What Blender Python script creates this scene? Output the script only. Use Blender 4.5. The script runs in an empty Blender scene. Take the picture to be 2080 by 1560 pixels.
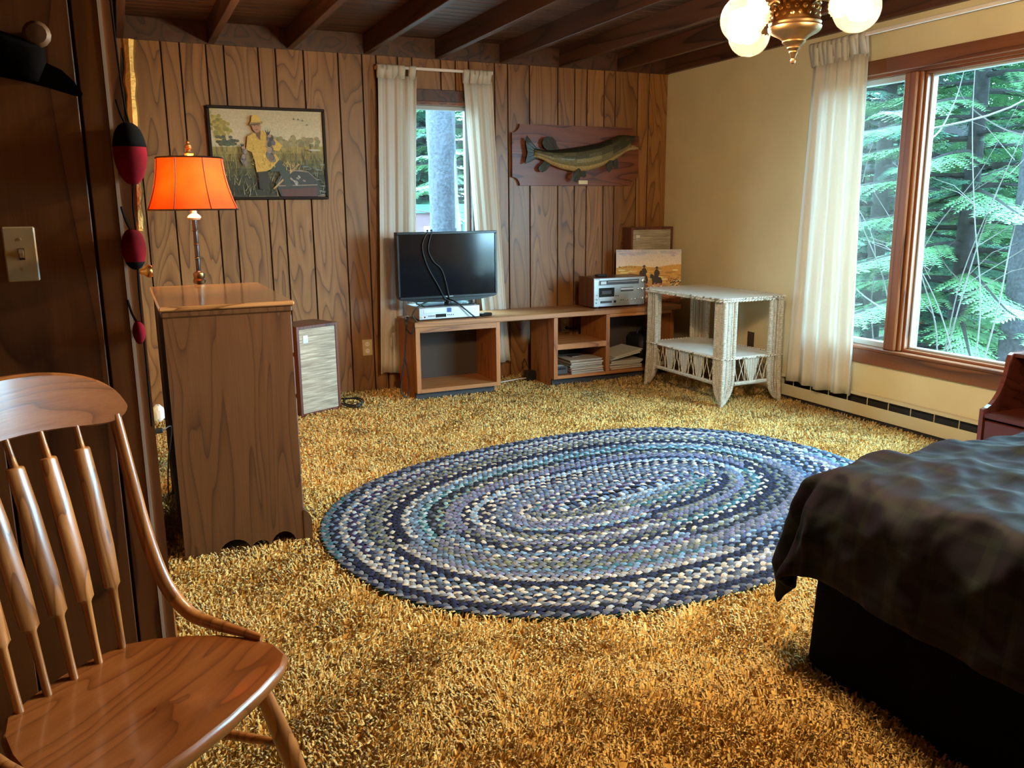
import bpy, math, random
import numpy as np
from mathutils import Vector, Matrix
random.seed(7)
rng = np.random.default_rng(11)
PI = math.pi
sc = bpy.context.scene
COL = sc.collection

# ------------------------------------------------------------------ camera
FPX = 1707.23
CR = ((0.90827371, -0.41827663, -0.00913948),      # camera right
      (-0.09463562, -0.18412112, -0.97833712),     # camera down
      (0.40753278, 0.88946280, -0.20681624))       # camera forward
EYE = Vector((0, 0, 1.38))
cd = bpy.data.cameras.new('camera'); cam = bpy.data.objects.new('camera', cd); COL.objects.link(cam)
cd.sensor_fit = 'HORIZONTAL'; cd.sensor_width = 36.0; cd.lens = 36.0 * FPX / 2080.0
cd.clip_start = 0.05; cd.clip_end = 300
r_, d_, f_ = [Vector(v) for v in CR]
m4 = Matrix((r_, -d_, -f_)).transposed().to_4x4(); m4.translation = EYE
cam.matrix_world = m4
sc.camera = cam

# ------------------------------------------------------------------ world, light, exposure
world = bpy.data.worlds.new('world'); sc.world = world; world.use_nodes = True
wn = world.node_tree.nodes; wn.clear()
wo = wn.new('ShaderNodeOutputWorld'); wb = wn.new('ShaderNodeBackground')
wb.inputs['Color'].default_value = (0.42, 0.78, 1.0, 1); wb.inputs['Strength'].default_value = 10.5
world.node_tree.links.new(wb.outputs[0], wo.inputs[0])
vs = sc.view_settings
vs.view_transform = 'Standard'; vs.look = 'None'; vs.exposure = 2.0; vs.gamma = 1.0; vs.use_curve_mapping = False
sc.cycles.max_bounces = 8; sc.cycles.diffuse_bounces = 5; sc.cycles.transparent_max_bounces = 16
sc.cycles.sample_clamp_indirect = 6.0; sc.cycles.caustics_reflective = False; sc.cycles.caustics_refractive = False
def portal(name, loc, rot, sx, sy):
    l = bpy.data.lights.new(name, 'AREA'); l.shape = 'RECTANGLE'; l.size = sx; l.size_y = sy
    l.cycles.is_portal = True
    o = bpy.data.objects.new(name, l); COL.objects.link(o); o.location = loc; o.rotation_euler = rot
portal('big_window_portal', (4.45, 2.62, 1.30), (0, PI/2, 0), 1.75, 3.5)
portal('back_window_portal', (2.26, 6.34, 1.37), (-PI/2, 0, 0), 0.55, 1.6)
BULB_W = 74.0      # ceiling fixture, each globe
LAMP_W = 56.0      # floor lamp bulb

# pixel (of the 2080x1560 photograph) -> point on a real plane of the room
def ray(x, y): return r_*((x-1040)/FPX) + d_*((y-780)/FPX) + f_
def onx(x, y, X): v = ray(x, y); return EYE + v*(X/v.x)
def ony(x, y, Y): v = ray(x, y); return EYE + v*(Y/v.y)
def onz(x, y, Z): v = ray(x, y); return EYE + v*((Z-1.38)/v.z)

# ------------------------------------------------------------------ materials
MATS = {}
def nodes(name):
    m = bpy.data.materials.new(name); m.use_nodes = True
    nt = m.node_tree; b = nt.nodes['Principled BSDF']
    MATS[name] = m
    return m, nt, b
def N(nt, t, **kw):
    n = nt.nodes.new(t)
    for k, v in kw.items():
        if k in n.inputs: n.inputs[k].default_value = v
        else: setattr(n, k, v)
    return n
def L(nt, a, b): nt.links.new(a, b)
def rgba(c): return (c[0], c[1], c[2], 1)
def ramp(nt, stops):
    r = nt.nodes.new('ShaderNodeValToRGB'); e = r.color_ramp.elements
    while len(e) < len(stops): e.new(0.5)
    for i, (p, c) in enumerate(stops): e[i].position = p; e[i].color = rgba(c)
    return r
def _x(): pass
def plain(name, c, rough=.5, metal=0, noise=0, nscale=20, bump=0, bscale=200, coat=0, spec=.5, trans=None, sheen=0):
    m, nt, b = nodes(name)
    b.inputs['Base Color'].default_value = rgba(c); b.inputs['Roughness'].default_value = rough
    b.inputs['Metallic'].default_value = metal; b.inputs['Specular IOR Level'].default_value = spec
    b.inputs['Coat Weight'].default_value = coat
    b.inputs['Sheen Weight'].default_value = sheen
    tc = N(nt, 'ShaderNodeTexCoord')
    if noise:
        n = N(nt, 'ShaderNodeTexNoise', Scale=nscale, Detail=4.0); L(nt, tc.outputs['Object'], n.inputs['Vector'])
        lo = tuple(max(0, x*(1-noise)) for x in c); hi = tuple(min(1, x*(1+noise)) for x in c)
        r = ramp(nt, [(.3, lo), (.7, hi)]); L(nt, n.outputs['Fac'], r.inputs[0]); L(nt, r.outputs[0], b.inputs['Base Color'])
    if bump:
        n = N(nt, 'ShaderNodeTexNoise', Scale=bscale, Detail=3.0); L(nt, tc.outputs['Object'], n.inputs['Vector'])
        bp = N(nt, 'ShaderNodeBump', Strength=bump, Distance=.01); L(nt, n.outputs['Fac'], bp.inputs['Height']); L(nt, bp.outputs[0], b.inputs['Normal'])
    return m
def wood(name, dark, mid, light, axis='z', rings=7.0, stretch=9.0, rough=.42, coat=.0, distort=3.2, seed=1.0, line=.5, bump=.08, knots=0):
    """grain that runs along axis, cathedral figure; every object gets its own offset"""
    m, nt, b = nodes(name)
    tc = N(nt, 'ShaderNodeTexCoord'); oi = N(nt, 'ShaderNodeObjectInfo')
    off = N(nt, 'ShaderNodeVectorMath', operation='SCALE'); off.inputs[0].default_value = (13.7, 7.1, 9.3)
    L(nt, oi.outputs['Random'], off.inputs['Scale'])
    add = N(nt, 'ShaderNodeVectorMath', operation='ADD'); L(nt, tc.outputs['Object'], add.inputs[0]); L(nt, off.outputs[0], add.inputs[1])
    mp = N(nt, 'ShaderNodeMapping'); s = [1, 1, 1]; s['xyz'.index(axis)] = 1/stretch; mp.inputs['Scale'].default_value = s
    mp.inputs['Location'].default_value = (seed*3.1, seed*1.7, seed*2.3)
    L(nt, add.outputs[0], mp.inputs['Vector'])
    n1 = N(nt, 'ShaderNodeTexNoise', Scale=rings*.55, Detail=2.0, Roughness=.45, Distortion=.35); L(nt, mp.outputs[0], n1.inputs['Vector'])
    mul = N(nt, 'ShaderNodeMath', operation='MULTIPLY'); mul.inputs[1].default_value = distort*5; L(nt, n1.outputs['Fac'], mul.inputs[0])
    fr = N(nt, 'ShaderNodeMath', operation='FRACT'); L(nt, mul.outputs[0], fr.inputs[0])
    fine = N(nt, 'ShaderNodeTexNoise', Scale=rings*14, Detail=3.0, Roughness=.6)
    mp2 = N(nt, 'ShaderNodeMapping'); s2 = [1, 1, 1]; s2['xyz'.index(axis)] = .035; mp2.inputs['Scale'].default_value = s2
    L(nt, add.outputs[0], mp2.inputs['Vector']); L(nt, mp2.outputs[0], fine.inputs['Vector'])
    r = ramp(nt, [(0, dark), (.07, tuple(a*(1-line)+c*line for a, c in zip(mid, dark))), (.22, mid), (.70, light), (.97, tuple(a*.6+c*.4 for a, c in zip(mid, light))), (1, dark)])
    L(nt, fr.outputs[0], r.inputs[0])
    mx = N(nt, 'ShaderNodeMix', data_type='RGBA', blend_type='MULTIPLY'); mx.inputs[0].default_value = .55
    fr2 = ramp(nt, [(.3, (.74, .66, .58)), (.65, (1, 1, 1))]); L(nt, fine.outputs['Fac'], fr2.inputs[0])
    L(nt, r.outputs[0], mx.inputs[6]); L(nt, fr2.outputs[0], mx.inputs[7])
    big = N(nt, 'ShaderNodeMix', data_type='RGBA', blend_type='MULTIPLY'); big.inputs[0].default_value = 1.0
    br = ramp(nt, [(0, (.80, .78, .76)), (1, (1.12, 1.1, 1.08))]); L(nt, oi.outputs['Random'], br.inputs[0])
    L(nt, mx.outputs[2], big.inputs[6]); L(nt, br.outputs[0], big.inputs[7])
    L(nt, big.outputs[2], b.inputs['Base Color'])
    b.inputs['Roughness'].default_value = rough; b.inputs['Coat Weight'].default_value = coat; b.inputs['Coat Roughness'].default_value = .12
    bp = N(nt, 'ShaderNodeBump', Strength=bump, Distance=.004); L(nt, fine.outputs['Fac'], bp.inputs['Height']); L(nt, bp.outputs[0], b.inputs['Normal'])
    return m
def vcol(name, rough=.8, noise=0, nscale=60, bump=0, bscale=300, metal=0, coat=0, sheen=0, spec=.5):
    """colour of each piece from its own colour attribute"""
    m, nt, b = nodes(name)
    a = N(nt, 'ShaderNodeAttribute', attribute_name='col'); b.inputs['Roughness'].default_value = rough
    b.inputs['Metallic'].default_value = metal; b.inputs['Coat Weight'].default_value = coat; b.inputs['Sheen Weight'].default_value = sheen
    b.inputs['Specular IOR Level'].default_value = spec
    tc = N(nt, 'ShaderNodeTexCoord'); src = a.outputs['Color']
    if noise:
        n = N(nt, 'ShaderNodeTexNoise', Scale=nscale, Detail=4.0); L(nt, tc.outputs['Object'], n.inputs['Vector'])
        r = ramp(nt, [(.3, (1-noise,)*3), (.7, (1+noise,)*3)]); L(nt, n.outputs['Fac'], r.inputs[0])
        mx = N(nt, 'ShaderNodeMix', data_type='RGBA', blend_type='MULTIPLY'); mx.inputs[0].default_value = 1
        L(nt, src, mx.inputs[6]); L(nt, r.outputs[0], mx.inputs[7]); src = mx.outputs[2]
    L(nt, src, b.inputs['Base Color'])
    if bump:
        n = N(nt, 'ShaderNodeTexNoise', Scale=bscale, Detail=3.0); L(nt, tc.outputs['Object'], n.inputs['Vector'])
        bp = N(nt, 'ShaderNodeBump', Strength=bump, Distance=.01); L(nt, n.outputs['Fac'], bp.inputs['Height']); L(nt, bp.outputs[0], b.inputs['Normal'])
    return m
def glow(name, c, s):
    m, nt, b = nodes(name); b.inputs['Base Color'].default_value = rgba(c)
    b.inputs['Emission Color'].default_value = rgba(c); b.inputs['Emission Strength'].default_value = s
    return m
def facing_fresnel(nt, lo=.03, hi=.75):
    lw = N(nt, 'ShaderNodeLayerWeight', Blend=.5); pw = N(nt, 'ShaderNodeMath', operation='POWER'); pw.inputs[1].default_value = 5.0
    L(nt, lw.outputs['Facing'], pw.inputs[0])
    ma = N(nt, 'ShaderNodeMath', operation='MULTIPLY_ADD'); ma.inputs[1].default_value = hi; ma.inputs[2].default_value = lo; L(nt, pw.outputs[0], ma.inputs[0])
    return ma
def pane_mat(name, tint, refl=.12):
    m = bpy.data.materials.new(name); m.use_nodes = True; nt = m.node_tree; nt.nodes.clear(); MATS[name] = m
    o = N(nt, 'ShaderNodeOutputMaterial'); t = N(nt, 'ShaderNodeBsdfTransparent'); t.inputs[0].default_value = rgba(tint)
    g = N(nt, 'ShaderNodeBsdfGlossy', Roughness=.02); fz = facing_fresnel(nt)
    mx = N(nt, 'ShaderNodeMixShader'); L(nt, fz.outputs[0], mx.inputs[0]); L(nt, t.outputs[0], mx.inputs[1]); L(nt, g.outputs[0], mx.inputs[2]); L(nt, mx.outputs[0], o.inputs[0])
    return m

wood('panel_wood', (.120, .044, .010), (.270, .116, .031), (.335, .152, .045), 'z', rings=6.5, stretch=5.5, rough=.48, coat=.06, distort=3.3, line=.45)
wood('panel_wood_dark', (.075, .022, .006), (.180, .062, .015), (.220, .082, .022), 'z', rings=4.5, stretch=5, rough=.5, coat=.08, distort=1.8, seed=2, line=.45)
wood('ceiling_wood', (.020, .008, .004), (.072, .026, .011), (.110, .040, .017), 'x', rings=7, stretch=10, rough=.55, distort=2.2, seed=3)
wood('beam_wood', (.022, .008, .004), (.075, .027, .012), (.100, .037, .017), 'y', rings=7, stretch=12, rough=.5, distort=1.6, seed=4)
wood('chair_oak', (.170, .055, .012), (.340, .125, .030), (.430, .170, .046), 'z', rings=13, stretch=11, rough=.33, coat=.35, distort=2.4, seed=5, line=.5)
wood('seat_oak', (.150, .044, .010), (.245, .076, .017), (.290, .096, .024), 'x', rings=9, stretch=6, rough=.30, coat=.4, distort=3.4, seed=6, line=.5)
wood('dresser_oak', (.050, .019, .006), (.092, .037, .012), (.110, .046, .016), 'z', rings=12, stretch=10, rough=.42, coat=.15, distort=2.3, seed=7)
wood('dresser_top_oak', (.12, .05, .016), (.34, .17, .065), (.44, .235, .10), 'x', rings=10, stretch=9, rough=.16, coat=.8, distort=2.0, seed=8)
wood('console_wood', (.20, .070, .020), (.44, .180, .055), (.52, .225, .075), 'x', rings=10, stretch=14, rough=.45, distort=1.6, seed=9, line=.3)
wood('console_wood_upright', (.19, .060, .016), (.40, .150, .042), (.46, .180, .055), 'z', rings=10, stretch=14, rough=.45, distort=1.6, seed=10, line=.3)
wood('plaque_wood', (.060, .016, .008), (.190, .052, .022), (.235, .070, .030), 'x', rings=9, stretch=8, rough=.5, coat=.05, distort=2.0, seed=11)
wood('speaker_wood', (.045, .012, .007), (.130, .036, .020), (.165, .050, .027), 'z', rings=9, stretch=14, rough=.4, coat=.1, distort=1.4, seed=12)
wood('window_wood', (.085, .024, .008), (.215, .068, .022), (.270, .092, .032), 'y', rings=9, stretch=14, rough=.4, coat=.15, distort=1.4, seed=13)
wood('window_wood_upright', (.10, .028, .009), (.260, .085, .026), (.330, .115, .038), 'z', rings=9, stretch=14, rough=.4, coat=.15, distort=1.4, seed=14)
wood('cherry_wood', (.040, .008, .005), (.105, .022, .012), (.135, .030, .017), 'y', rings=8, stretch=12, rough=.3, coat=.4, distort=1.4, seed=15)
wood('casing_wood', (.13, .045, .012), (.36, .15, .045), (.45, .20, .065), 'z', rings=8, stretch=14, rough=.4, coat=.2, distort=1.4, seed=16)
plain('groove_dark', (.012, .006, .004), .9)
plain('yellow_wall', (.70, .59, .355), .75, noise=.05, nscale=3, bump=.05, bscale=160)
plain('plaster_wall', (.45, .33, .18), .8, noise=.05, nscale=3)
plain('carpet_base', (.44, .25, .055), .95, noise=.25, nscale=40)
plain('lit_trim_edge', (.62, .52, .44), .5)  # wooden corner trim's edge; the light it catches is put into this pale colour
plain('ivory_plastic', (.52, .41, .23), .35)
plain('white_plastic', (.80, .72, .66), .35)
plain('black_plastic', (.012, .012, .013), .28)
plain('black_rubber', (.010, .010, .011), .45)
plain('black_metal', (.015, .014, .014), .35, .4)
plain('tv_screen', (.006, .006, .008), .09, spec=.6)
plain('silver', (.62, .62, .62), .32, .85)
plain('silver_plastic', (.66, .66, .70), .35, .25)
plain('dark_grey', (.06, .06, .065), .5)
plain('chrome', (.8, .8, .8), .12, 1)
plain('brass', (.44, .25, .075), .28, 1, bump=.10, bscale=60)
plain('antique_brass', (.22, .13, .06), .30, 1)
plain('gold_frame', (.34, .20, .05), .42, .8, bump=.5, bscale=70)
plain('mirror_glass', (.8, .8, .8), .03, 1)
plain('cream_enamel', (.60, .52, .33), .4)
plain('slot_dark', (.02, .017, .014), .7)
plain('plinth_black', (.030, .028, .030), .6)
plain('fibre_back', (.060, .038, .028), .9)
plain('bed_skirt', (.0016, .0017, .0024), .95, bump=.2, bscale=900, spec=.08)
plain('kraft_paper', (.42, .30, .20), .7)
plain('buoy_red', (.17, .003, .012), .9, noise=.4, nscale=18, spec=.15)
plain('buoy_black', (.005, .005, .006), .9, spec=.1)
plain('black_felt', (.0022, .0016, .0016), .9, spec=.05)
plain('peg_wood', (.10, .045, .016), .6)
plain('picture_frame', (.010, .004, .003), .5, spec=.2)
plain('bone', (.60, .50, .33), .5)
plain('bamboo_dark', (.020, .011, .006), .35, coat=.3, noise=.3, nscale=30)
plain('braided_cord', (.006, .005, .005), .9, spec=.1)
plain('green_cloth', (.045, .05, .02), .9)
plain('leather_black', (.012, .012, .013), .45, bump=.2, bscale=90)
plain('outhouse_wall', (.12, .065, .075), .8, noise=.2, nscale=6)
plain('outhouse_trim', (.05, .22, .26), .6)
plain('white_paint', (.75, .75, .72), .6)
plain('brown_siding', (.10, .065, .06), .8, noise=.2, nscale=5)
plain('red_cloth', (.45, .03, .012), .7)
plain('leaf_litter', (.15, .125, .10), .95, noise=.5, nscale=9)
plain('bark_grey', (.030, .031, .040), .9, noise=.5, nscale=40, bump=.9, bscale=35)
plain('bark_pale', (.10, .10, .105), .9, noise=.35, nscale=30, bump=.5, bscale=30)
plain('bark_dark', (.018, .016, .017), .95, noise=.4, nscale=20, bump=.8, bscale=30)
plain('bare_twig', (.065, .058, .052), .9)
plain('spruce_needles', (.11, .25, .11), .75, noise=.35, nscale=2.5)
plain('spruce_needles_deep', (.075, .18, .125), .75, noise=.35, nscale=2.5)
plain('vinyl_frame', (.40, .42, .42), .5)
pane_mat('window_glass', (.96, .98, .98))
plain('dark_slot_glass', (.015, .012, .012), .2)
vcol('paint_picture', .55, noise=.12, nscale=90)
vcol('rug_wool', .92, noise=.22, nscale=170, bump=.35, bscale=420, spec=.2)
vcol('carpet_yarn', .9, spec=.15, sheen=.1)
vcol('fish_skin', .5, noise=.35, nscale=120, bump=.3, bscale=160, coat=.05, spec=.25)
vcol('record_sleeve', .55)

def cloth_white():
    m, nt, b = nodes('curtain_cloth')
    b.inputs['Base Color'].default_value = (.80, .735, .64, 1); b.inputs['Roughness'].default_value = .9
    tr = N(nt, 'ShaderNodeBsdfTranslucent'); tr.inputs[0].default_value = (.84, .80, .74, 1)
    mx = N(nt, 'ShaderNodeMixShader'); mx.inputs[0].default_value = .38
    o = nt.nodes['Material Output']; L(nt, b.outputs[0], mx.inputs[1]); L(nt, tr.outputs[0], mx.inputs[2]); L(nt, mx.outputs[0], o.inputs[0])
cloth_white()
def shade_mat():
    m, nt, b = nodes('lamp_shade_orange')
    tc = N(nt, 'ShaderNodeTexCoord'); n = N(nt, 'ShaderNodeTexNoise', Scale=9.0, Detail=4.0); L(nt, tc.outputs['Object'], n.inputs['Vector'])
    r = ramp(nt, [(.3, (.60, .055, .003)), (.7, (.82, .088, .005))]); L(nt, n.outputs['Fac'], r.inputs[0])
    L(nt, r.outputs[0], b.inputs['Base Color']); b.inputs['Roughness'].default_value = .7
    tr = N(nt, 'ShaderNodeBsdfTranslucent'); L(nt, r.outputs[0], tr.inputs[0])
    mx = N(nt, 'ShaderNodeMixShader'); mx.inputs[0].default_value = .17
    o = nt.nodes['Material Output']; L(nt, b.outputs[0], mx.inputs[1]); L(nt, tr.outputs[0], mx.inputs[2]); L(nt, mx.outputs[0], o.inputs[0])
shade_mat()
def globe_mat():
    m = bpy.data.materials.new('globe_glass'); m.use_nodes = True; nt = m.node_tree; nt.nodes.clear(); MATS['globe_glass'] = m
    o = N(nt, 'ShaderNodeOutputMaterial'); t = N(nt, 'ShaderNodeBsdfTransparent'); t.inputs[0].default_value = (1, .97, .90, 1)
    tr = N(nt, 'ShaderNodeBsdfTranslucent'); tr.inputs[0].default_value = (1, .92, .72, 1)
    g = N(nt, 'ShaderNodeBsdfGlossy', Roughness=.05)
    lw = N(nt, 'ShaderNodeLayerWeight', Blend=.35)
    m1 = N(nt, 'ShaderNodeMixShader'); m1.inputs[0].default_value = .010
    m2 = N(nt, 'ShaderNodeMixShader'); fz = facing_fresnel(nt, .02, .5)
    L(nt, t.outputs[0], m1.inputs[1]); L(nt, tr.outputs[0], m1.inputs[2])
    L(nt, fz.outputs[0], m2.inputs[0]); L(nt, m1.outputs[0], m2.inputs[1]); L(nt, g.outputs[0], m2.inputs[2]); L(nt, m2.outputs[0], o.inputs[0])
globe_mat()
glow('bulb_glow', (1, .80, .50), 45)
glow('lamp_bulb_glow', (1, .62, .28), 30)
def plaid():
    m, nt, b = nodes('plaid_comforter')
    tc = N(nt, 'ShaderNodeTexCoord'); uv = tc.outputs['UV']; sp = N(nt, 'ShaderNodeSeparateXYZ'); L(nt, uv, sp.inputs[0])
    def stripes(out, per, stops):
        q = N(nt, 'ShaderNodeMath', operation='MULTIPLY'); q.inputs[1].default_value = 1/per; L(nt, out, q.inputs[0])
        f = N(nt, 'ShaderNodeMath', operation='FRACT'); L(nt, q.outputs[0], f.inputs[0])
        r = ramp(nt, stops); r.color_ramp.interpolation = 'CONSTANT'; L(nt, f.outputs[0], r.inputs[0]); return r.outputs[0]
    a_, b_, c_ = (.0030, .0036, .0074), (.0115, .0145, .0130), (.0090, .0052, .0130)
    st = [(0, a_), (.22, b_), (.40, a_), (.46, c_), (.64, a_), (.70, b_), (.78, c_)]
    s1 = stripes(sp.outputs[0], .23, st); s2 = stripes(sp.outputs[1], .23, st)
    mx = N(nt, 'ShaderNodeMix', data_type='RGBA'); mx.inputs[0].default_value = .5; L(nt, s1, mx.inputs[6]); L(nt, s2, mx.inputs[7])
    L(nt, mx.outputs[2], b.inputs['Base Color']); b.inputs['Roughness'].default_value = .7; b.inputs['Specular IOR Level'].default_value = .14
    n = N(nt, 'ShaderNodeTexNoise', Scale=5.5, Detail=2.0, Distortion=.5); L(nt, uv, n.inputs['Vector'])
    bp = N(nt, 'ShaderNodeBump', Strength=.30, Distance=.05); L(nt, n.outputs['Fac'], bp.inputs['Height']); L(nt, bp.outputs[0], b.inputs['Normal'])
plaid()
def wicker_mat():
    m, nt, b = nodes('wicker_white')
    tc = N(nt, 'ShaderNodeTexCoord')
    def wave(axis, sc_):
        w = N(nt, 'ShaderNodeTexWave', Scale=sc_, Distortion=.6, Detail=1.0); w.bands_direction = axis; L(nt, tc.outputs['Object'], w.inputs['Vector']); return w
    wz = wave('Z', 42.0)
    n = N(nt, 'ShaderNodeTexNoise', Scale=60.0, Detail=3.0); L(nt, tc.outputs['Object'], n.inputs['Vector'])
    r = ramp(nt, [(.03, (.26, .20, .14)), (.20, (.72, .65, .53)), (.8, (.82, .77, .66))]); L(nt, wz.outputs['Fac'], r.inputs[0])
    r2 = ramp(nt, [(.35, (.62, .58, .52)), (.6, (1, 1, 1))]); L(nt, n.outputs['Fac'], r2.inputs[0])
    mx = N(nt, 'ShaderNodeMix', data_type='RGBA', blend_type='MULTIPLY'); mx.inputs[0].default_value = .7
    L(nt, r.outputs[0], mx.inputs[6]); L(nt, r2.outputs[0], mx.inputs[7]); L(nt, mx.outputs[2], b.inputs['Base Color'])
    b.inputs['Roughness'].default_value = .6
    bp = N(nt, 'ShaderNodeBump', Strength=.6, Distance=.006); L(nt, wz.outputs['Fac'], bp.inputs['Height']); L(nt, bp.outputs[0], b.inputs['Normal'])
    m, nt, b = nodes('wicker_weave')
    tc = N(nt, 'ShaderNodeTexCoord')
    wz = N(nt, 'ShaderNodeTexWave', Scale=62.0, Distortion=1.2, Detail=1.0); wz.bands_direction = 'Z'; L(nt, tc.outputs['Object'], wz.inputs['Vector'])
    wd = N(nt, 'ShaderNodeTexWave', Scale=30.0, Distortion=.4); wd.bands_direction = 'DIAGONAL'
    mp = N(nt, 'ShaderNodeMapping'); mp.inputs['Scale'].default_value = (1, 1, 0); L(nt, tc.outputs['Object'], mp.inputs['Vector']); L(nt, mp.outputs[0], wd.inputs['Vector'])
    mn = N(nt, 'ShaderNodeMath', operation='MULTIPLY'); L(nt, wz.outputs['Fac'], mn.inputs[0]); L(nt, wd.outputs['Fac'], mn.inputs[1])
    r = ramp(nt, [(.01, (.30, .24, .17)), (.10, (.66, .59, .48)), (.7, (.80, .74, .62))]); L(nt, mn.outputs[0], r.inputs[0]); L(nt, r.outputs[0], b.inputs['Base Color'])
    b.inputs['Roughness'].default_value = .65
    bp = N(nt, 'ShaderNodeBump', Strength=.7, Distance=.006); L(nt, mn.outputs[0], bp.inputs['Height']); L(nt, bp.outputs[0], b.inputs['Normal'])
wicker_mat()
plain('wicker_board', (.78, .75, .69), .4, noise=.06, nscale=8)
plain('wicker_strand', (.70, .63, .50), .55)
vcol('wicker_braid', .6, noise=.15, nscale=120)
def grille():
    m, nt, b = nodes('speaker_cloth')
    tc = N(nt, 'ShaderNodeTexCoord'); mp = N(nt, 'ShaderNodeMapping'); mp.inputs['Scale'].default_value = (5, 5, 95); L(nt, tc.outputs['Object'], mp.inputs['Vector'])
    n = N(nt, 'ShaderNodeTexNoise', Scale=1.0, Detail=4.0, Roughness=.6); L(nt, mp.outputs[0], n.inputs['Vector'])
    r = ramp(nt, [(.38, (.27, .225, .165)), (.58, (.46, .395, .30)), (.72, (.70, .62, .48))]); L(nt, n.outputs['Fac'], r.inputs[0]); L(nt, r.outputs[0], b.inputs['Base Color'])
    b.inputs['Roughness'].default_value = .95
    bp = N(nt, 'ShaderNodeBump', Strength=.4, Distance=.004); L(nt, n.outputs['Fac'], bp.inputs['Height']); L(nt, bp.outputs[0], b.inputs['Normal'])
grille()

# ------------------------------------------------------------------ mesh building
class MB:
    def __init__(s): s.v = []; s.f = []; s.c = []; s.col = None; s.uv = None
    def add(s, vs_, fs_, col=None):
        o = len(s.v); s.v += [tuple(v) for v in vs_]; s.f += [tuple(i+o for i in f) for f in fs_]
        s.c += [col]*len(fs_)
        return s
    def box(s, x0, x1, y0, y1, z0, z1, col=None, bev=0):
        if bev:
            b = bev
            ring = lambda z, i: [(x0+i, y0+b+0, z), (x0+b, y0+i, z), (x1-b, y0+i, z), (x1-i, y0+b, z), (x1-i, y1-b, z), (x1-b, y1-i, z), (x0+b, y1-i, z), (x0+i, y1-b, z)]
            rings = [ring(z0, b), ring(z0+b, 0), ring(z1-b, 0), ring(z1, b)]
            return s.loft(rings, col=col)
        v = [(x, y, z) for z in (z0, z1) for x, y in ((x0, y0), (x1, y0), (x1, y1), (x0, y1))]
        return s.add(v, [(3, 2, 1, 0), (4, 5, 6, 7), (0, 1, 5, 4), (1, 2, 6, 5), (2, 3, 7, 6), (3, 0, 4, 7)], col)
    def loft(s, rings, caps=True, col=None, closed=True):
        n = len(rings[0]); vs_ = [p for r in rings for p in r]; fs = []
        for k in range(len(rings)-1):
            for i in range(n if closed else n-1):
                j = (i+1) % n; fs.append((k*n+i, k*n+j, (k+1)*n+j, (k+1)*n+i))
        if caps: fs.append(tuple(reversed(range(n)))); fs.append(tuple((len(rings)-1)*n+i for i in range(n)))
        return s.add(vs_, fs, col)
    def tube(s, pts, r, n=8, col=None, caps=True, flat=1.0):
        pts = [Vector(p) for p in pts]; rs = r if isinstance(r, (list, tuple)) else [r]*len(pts)
        t0 = (pts[1]-pts[0]).normalized(); ref = Vector((0, 0, 1)) if abs(t0.z) < .9 else Vector((1, 0, 0))
        u = t0.cross(ref).normalized(); rings = []
        for i, p in enumerate(pts):
            t = (pts[min(i+1, len(pts)-1)]-pts[max(i-1, 0)]).normalized()
            u = (u-t*u.dot(t)).normalized(); w = t.cross(u)
            rings.append([p+(u*math.cos(2*PI*k/n)+w*math.sin(2*PI*k/n)*flat)*rs[i] for k in range(n)])
        return s.loft(rings, caps, col)
    def lathe(s, prof, c=(0, 0, 0), n=20, axis=None, col=None, caps=True):
        """prof: (radius, height) pairs; axis: direction"""
        c = Vector(c); a = Vector(axis or (0, 0, 1)).normalized()
        ref = Vector((1, 0, 0)) if abs(a.x) < .9 else Vector((0, 1, 0)); u = (ref-a*ref.dot(a)).normalized(); w = a.cross(u)
        rings = [[c+a*h+(u*math.cos(2*PI*k/n)+w*math.sin(2*PI*k/n))*max(r, 1e-4) for k in range(n)] for r, h in prof]
        return s.loft(rings, caps, col)
    def ball(s, c, rx, ry=None, rz=None, n=12, m=8, col=None):
        ry = ry or rx; rz = rz or rx; c = Vector(c)
        rings = [[(c.x+rx*math.sin(t)*math.cos(2*PI*k/n), c.y+ry*math.sin(t)*math.sin(2*PI*k/n), c.z-rz*math.cos(t)) for k in range(n)] for t in [max(.02, min(PI-.02, PI*i/m)) for i in range(m+1)]]
        return s.loft(rings, True, col)
    def prism(s, poly, vec, col=None):
        n = len(poly); a = [Vector(p) for p in poly]; b = [p+Vector(vec) for p in a]
        return s.add(a+b, [tuple(reversed(range(n))), tuple(range(n, 2*n))]+[(i, (i+1) % n, n+(i+1) % n, n+i) for i in range(n)], col)
    def build(s, name, mat, parent=None, smooth=False, local=False, loc=None):
        """vertices in world metres unless local; the object's origin sits at its parent's or at loc"""
        me = bpy.data.meshes.new(name)
        o = bpy.data.objects.new(name, me); COL.objects.link(o)
        v = np.array(s.v, dtype=float)
        org = Vector((0, 0, 0))
        if parent is not None:
            o.parent = parent
            if not local: org = wloc(parent)
        elif not local:
            mn, mx = v.min(0), v.max(0)
            org = Vector(loc) if loc is not None else Vector(((mn[0]+mx[0])/2, (mn[1]+mx[1])/2, mn[2])); o.location = org
        v = v-np.array(org)
        me.from_pydata(v.tolist(), [], s.f); me.update()
        import bmesh
        bm = bmesh.new(); bm.from_mesh(me); bmesh.ops.recalc_face_normals(bm, faces=bm.faces); bm.to_mesh(me); bm.free()
        me.materials.append(MATS[mat])
        if any(c is not None for c in s.c):
            at = me.color_attributes.new('col', 'FLOAT_COLOR', 'CORNER')
            buf = np.concatenate([np.tile(list(c or (.5, .5, .5))+[1], (len(f), 1)) for f, c in zip(s.f, s.c)]).astype(np.float32)
            at.data.foreach_set('color', buf.ravel())
        if smooth:
            me.polygons.foreach_set('use_smooth', [True]*len(me.polygons))
            if smooth != 'all' : me.set_sharp_from_angle(angle=math.radians(38))
        return o
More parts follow.
